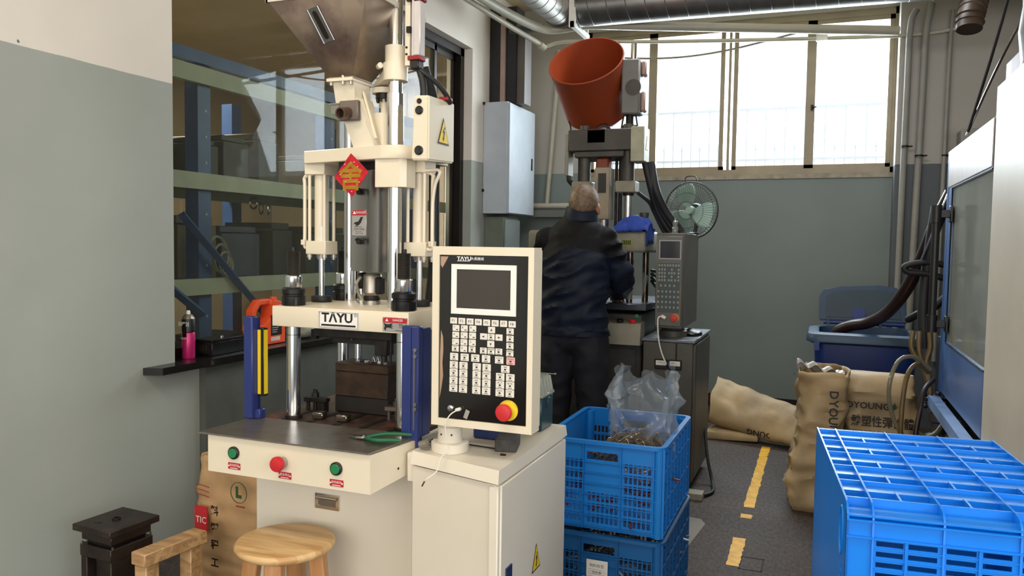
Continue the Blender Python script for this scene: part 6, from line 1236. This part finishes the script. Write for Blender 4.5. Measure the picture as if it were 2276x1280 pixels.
for v in t.bm.verts: v.co = Vector((-.31+v.co.x, 5.37-.10*(v.co.x)+0*v.co.y, .075+v.co.y*.9-.10*v.co.x))
build('black_lettering', t, INK, ls)
s3 = thing('flat_sack', 'second pale sack flattened underneath the slanted sack', 'sack', (-.5, 5.5, 0)); build('sack_body', crumple(MB().box(-.70, -.36, 5.40, 5.62, .005, .06, .015, 2), .012, 12, 4), KRAFT2, s3)
# ---------------------------------------------------------------- floor tape
TAPE = mat('worn_yellow_tape', 'e3a90c', .55, var=.15, vscale=20, col2='b5891c', c2thr=.62, c2scale=30)
def tape(y0, y1, n, label):
    P = [(-.328+random.uniform(-.003, .003), y0+(y1-y0)*k/n) for k in range(n+1)]+[(-.276+random.uniform(-.004, .004), y1-(y1-y0)*k/n) for k in range(n+1)]
    tag(build('floor_tape', MB().poly([(x, y, .0006) for x, y in P], (0, 0, .0008)), TAPE, None), label, 'tape', 'yellow floor marking')
tape(4.05, 5.35, 40, 'long worn strip of yellow floor tape, running to the lying sack'); tape(3.27, 3.60, 16, 'short frayed piece of yellow floor tape nearest the camera'); tape(3.88, 3.94, 4, 'tiny scrap of yellow tape between the two strips')
pl_ = MB().poly([(-.62, 3.45, .0005), (-.50, 3.42, .0005), (-.47, 3.72, .0005), (-.50, 3.78, .0005), (-.62, 3.8, .0005)], (0, 0, .0008)); tag(build('floor_patch', pl_, mat('pale_floor_patch', '6e665a', .5), None), 'pale worn plate on the floor beside the left crates', 'plate')
# ---------------------------------------------------------------- right machine
RM = thing('large_machine', 'large blue framed machine with windowed door and white side panel, right edge', 'machine', (1.0, 3.4, 0)); BF = mat('blue_machine_frame_paint', '4a6da4', .33, var=.05); WP = mat('warm_white_panel_paint', 'c4bcb0', .42, var=.05, vscale=3)
build('white_side_panel', MB().box(.55, .62, 1.9, 3.225, .30, 1.885, .01), WP, RM); build('machine_core', MB().box(.68, 1.6, 1.9, 4.35, .25, 1.62), DARK, RM); build('panel_return', MB().box(.62, 1.6, 1.9, 3.22, 1.62, 1.88), WP, RM)
dq = MB(); dq.holes((.55, 3.23, .625), (0, 1, 0), (0, 0, 1), (1, 0, 0), 1.06, 1.145, [(.0, .93, .25, .965)], .03); d_ = build('sliding_door', dq, BF, RM)
build('door_glare_band', MB().box(.546, .58, 3.23, 4.285, 1.60, 1.775, .003), mat('pale_pink_glare', 'b5aeb0', .35, var=.05), d_)  # pale band paints strong glare onto the top of the blue door
build('door_window', MB().box(.556, .562, 3.23, 4.17, .87, 1.595), glassy('dirty_door_glazing', '8e9690', .25, .08, .35, 'a3a8a2', 1.5, 3), d_)
wf = MB(); wf.box(.547, .553, 3.23, 4.165, 1.592, 1.597); wf.box(.547, .553, 4.16, 4.165, .87, 1.595); wf.box(.547, .553, 3.23, 4.165, .868, .873); build('window_seal', wf, RUBBER, d_)
build('door_edge', MB().box(.545, .60, 4.27, 4.30, .62, 1.775, .004), BF, RM)
hd2 = MB().cyl((.485, 4.13, .925), (.485, 4.13, 1.50), .0175, seg=20); hd2.cyl((.485, 4.13, 1.43), (.485, 4.13, 1.51), .024, seg=20); hd2.cyl((.485, 4.13, .92), (.485, 4.13, 1.0), .024, seg=20)
h_ = build('door_handle', hd2, BLACKP, RM)
for z in (1.47, .96): build('handle_bracket', MB().box(.49, .55, 4.115, 4.145, z-.018, z+.018, .003), BLACKP, h_); build('bracket_foot', MB().box(.538, .55, 4.10, 4.16, z-.038, z+.038, .003), BLACKP, h_)
build('lower_rail', MB().hexa([(.50, 2.0, .55), (.545, 2.0, .55), (.545, 4.30, .55), (.50, 4.30, .55), (.50, 2.0, .60), (.545, 2.0, .60), (.545, 4.30, .60), (.50, 4.30, .60)]), mat('pale_blue_rail_paint', '7d9ccb', .35), RM)
for y in (2.2, 3.4, 4.2): build('machine_leg', MB().box(.60, .70, y-.05, y+.05, 0, .30), DARK, RM)
ct = MB().lathe([(0, 0), (.05, 0), (.055, .05), (.03, .06), (.03, .11), (.045, .12), (.045, .16), (0, .16)], (.545, 4.25, .36), seg=20); ct.cyl((.545, 4.25, .15), (.545, 4.25, .37), .045, seg=20); build('valve_casting', ct, mat('cast_aluminium_valve', '77797a', .4, .6, var=.2), RM)
dk = MB()
for k in range(26): dk.ell((.53+random.uniform(-.05, .05), 4.28+random.uniform(-.06, .06), .56+random.uniform(-.05, .06)), (.014, .014, .012), 8, 6)
o_ = build('chain_fittings', dk, mat('dark_fitting', '3b3b3b', .35, .7), RM); o_['kind'] = 'stuff'
build('lower_housing', MB().box(.58, .9, 4.36, 4.7, .05, .85), mat('dark_lower_housing', '1a1d22', .5), RM)
HB = mat('brown_black_hose', '2a1c1a', .35, var=.1)
def hose(nm, label, pts, r, m, cat='hose', n=10): return tag(build(nm, MB().tube(pts, r, n, 6), m, None), label, cat)
hose('suction_hose', 'thick brown black hose curving from the blue machine down into the blue bin', [(.60, 4.55, 1.60), (.545, 4.62, 1.45), (.50, 4.70, 1.28), (.44, 4.80, 1.10), (.36, 4.95, .95), (.27, 5.1, .87), (.17, 5.2, .835), (.10, 5.25, .79), (.08, 5.27, .70)], .034, HB, n=16)
hose('black_hose', 'black hose hanging straight behind the door handle', [(.53, 4.50, 1.52), (.50, 4.52, 1.2), (.49, 4.5, 1.0), (.50, 4.48, .80)], .03, RUBBER)
hose('black_hose', 'black hose bundle arching left behind the door handle', [(.62, 4.5, 1.22), (.50, 4.5, 1.24), (.40, 4.5, 1.22), (.41, 4.5, 1.19), (.50, 4.5, 1.18), (.62, 4.5, 1.15)], .017, RUBBER)
hose('steel_braid_hose', 'thin shiny cable running up along the thick hose', [(.64, 4.4, 1.70), (.575, 4.42, 1.60), (.52, 4.45, 1.42), (.47, 4.5, 1.25)], .007, CHROME)
hose('black_hose', 'black hose leaving the machine low behind the bin lid', [(.60, 4.6, 1.06), (.53, 4.6, .99), (.48, 4.6, .97), (.44, 4.7, .93)], .02, RUBBER)
AMB = mat('amber_hydraulic_hose', '6a5630', .35, var=.15)
for k, (dx, lb) in enumerate(((0, 'left'), (.03, 'middle'), (.075, 'right'))): hose('amber_hose', 'amber translucent hose below the handle, %s of three' % lb, [(.43+dx, 4.35, .90), (.425+dx*1.1, 4.33, .82), (.455+dx*.5, 4.32, .76), (.485+dx*.2, 4.3, .71), (.51, 4.28, .60)], .013, AMB)
CLR = glassy('clear_tubing', 'c8c4b0', .55, .05, .2, '9a9680', 1.6, 10)
hose('clear_hose', 'clear looping hose in front of the lettered sack, outer loop', [(.49, 4.15, .74), (.42, 4.1, .80), (.35, 4.05, .79), (.31, 4.0, .70), (.31, 4.0, .60), (.34, 4.0, .50), (.39, 4.0, .44), (.50, 4.02, .46), (.57, 4.1, .55)], .010, CLR)
hose('brown_hose', 'brown hose arching down in front of the lettered sack', [(.49, 4.2, .72), (.43, 4.12, .765), (.385, 4.05, .72), (.365, 4.0, .60), (.36, 3.98, .45), (.36, 3.98, .2), (.37, 3.98, .02)], .011, AMB)
hose('brown_hose', 'second darker hose right of the arching brown hose', [(.50, 4.1, .70), (.46, 4.05, .66), (.44, 4.0, .58), (.42, 3.96, .45), (.42, 3.95, .2), (.42, 3.95, .02)], .011, HB)
hose('clear_hose', 'clear hose sagging under the pale blue rail', [(.43, 4.0, .47), (.50, 4.0, .43), (.56, 4.0, .46), (.60, 4.0, .54)], .010, CLR)
# wrapped duct and flexible hose above the machine
wd = MB(); wd.lathe([(.10, 0), (.108, .05), (.10, .10), (.11, .2), (.10, .30), (.112, .42), (.104, .5), (.11, .65), (.10, .75)], (.74, 3.33, 1.885), (0, 0, 1), 40); crumple(wd, .012, 16, 3); tag(build('wrapped_duct', wd, mat('crumpled_foil_wrap', '8f9290', .35, .5, var=.2, vscale=12), None), 'crumpled grey foil wrapped duct standing on the white machine panel', 'duct')
fx_ = thing('flexible_hose', 'brown ribbed flexible duct hanging at the top right', 'hose', (.63, 4.5, 2.35)); pth = [(.63, 4.46, 2.385), (.635, 4.48, 2.45), (.66, 4.55, 2.55), (.72, 4.7, 2.72), (.86, 4.8, 3.0), (.95, 4.85, 3.3)]
build('hose_skin', MB().tube(pth, .058, 24, 6), mat('brown_hose_skin', '4a3b30', .45, var=.15), fx_)
import bisect
Pp = [Vector(p) for p in pth]; dense = []
for i in range(len(Pp)-1):
    for k in range(10): dense.append(Pp[i].lerp(Pp[i+1], k/10))
acc = 0; last = dense[0]
for i in range(1, len(dense)):
    acc += (dense[i]-last).length; last = dense[i]
    if acc > .028: acc = 0; dd = (dense[i]-dense[i-1]).normalized(); build('wire_ring', MB().lathe([(.058, -.006), (.066, 0), (.058, .006)], dense[i], dd, 24), mat('brown_hose_skin', '4a3b30', .45), fx_)
tag(build('stay_cable', MB().tube([(.68, 3.4, 2.65), (.62, 3.6, 2.2), (.55, 3.8, 1.80)], .006, 8, 3), RUBBER, None), 'thin black cable slanting above the machine at right', 'cable'); tag(build('steel_wire', MB().tube([(.70, 3.5, 2.25), (.62, 3.7, 2.02), (.56, 3.9, 1.80)], .005, 8, 3), CHROME, None), 'bright thin wire beside the slanting black cable', 'cable')
tag(build('wall_box', MB().box(.86, 1.2, 6.2, 6.42, 1.95, 2.14, .004), mat('grey_wall_box', '8a8680', .5), None), 'grey box on the wall above the blue machine', 'box')
gb = MB().box(.66, .80, 3.46, 3.7, 1.885, 2.05); tag(build('machine_bracket', gb, mat('red_brown_iron', '54302a', .5, .3), None), 'red brown iron bracket on top of the machine beside the duct', 'bracket')
# ---------------------------------------------------------------- small pieces of one kind: one object each
def explode(o):
    bm = bmesh.new(); bm.from_mesh(o.data); bm.verts.ensure_lookup_table(); seen = set(); comps = []
    for v in bm.verts:
        if v.index in seen: continue
        st_ = [v]; seen.add(v.index); c_ = []
        while st_:
            w = st_.pop(); c_.append(w.index)
            for e in w.link_edges:
                u = e.other_vert(w)
                if u.index not in seen: seen.add(u.index); st_.append(u)
        comps.append(c_)
    base = o.name.split('.')[0]
    for c_ in comps[1:]:
        b2 = bm.copy(); b2.verts.ensure_lookup_table(); s_ = set(c_); bmesh.ops.delete(b2, geom=[v for v in b2.verts if v.index not in s_], context='VERTS')
        me = bpy.data.meshes.new(base); b2.to_mesh(me); b2.free(); me.materials.append(o.data.materials[0]); n = bpy.data.objects.new(base, me); C.objects.link(n); n.parent = o.parent
    s_ = set(comps[0]); bmesh.ops.delete(bm, geom=[v for v in bm.verts if v.index not in s_], context='VERTS'); bm.to_mesh(o.data); bm.free()
REN = {'peeled_patch': 'peeled_patch', 'bracket_clips': 'bracket_clip', 'tie_rods': 'tie_rod', 'rivets': 'rivet', 'black_plugs': 'black_plug', 'red_stripes': 'red_stripe', 'pins': 'guide_peg', 'set_screws': 'set_screw', 'heater_band': 'heater_band'}
for o in list(bpy.data.objects):
    b_ = o.name.split('.')[0]
    if b_ in REN and o.type == 'MESH': o.name = REN[b_]; explode(o)
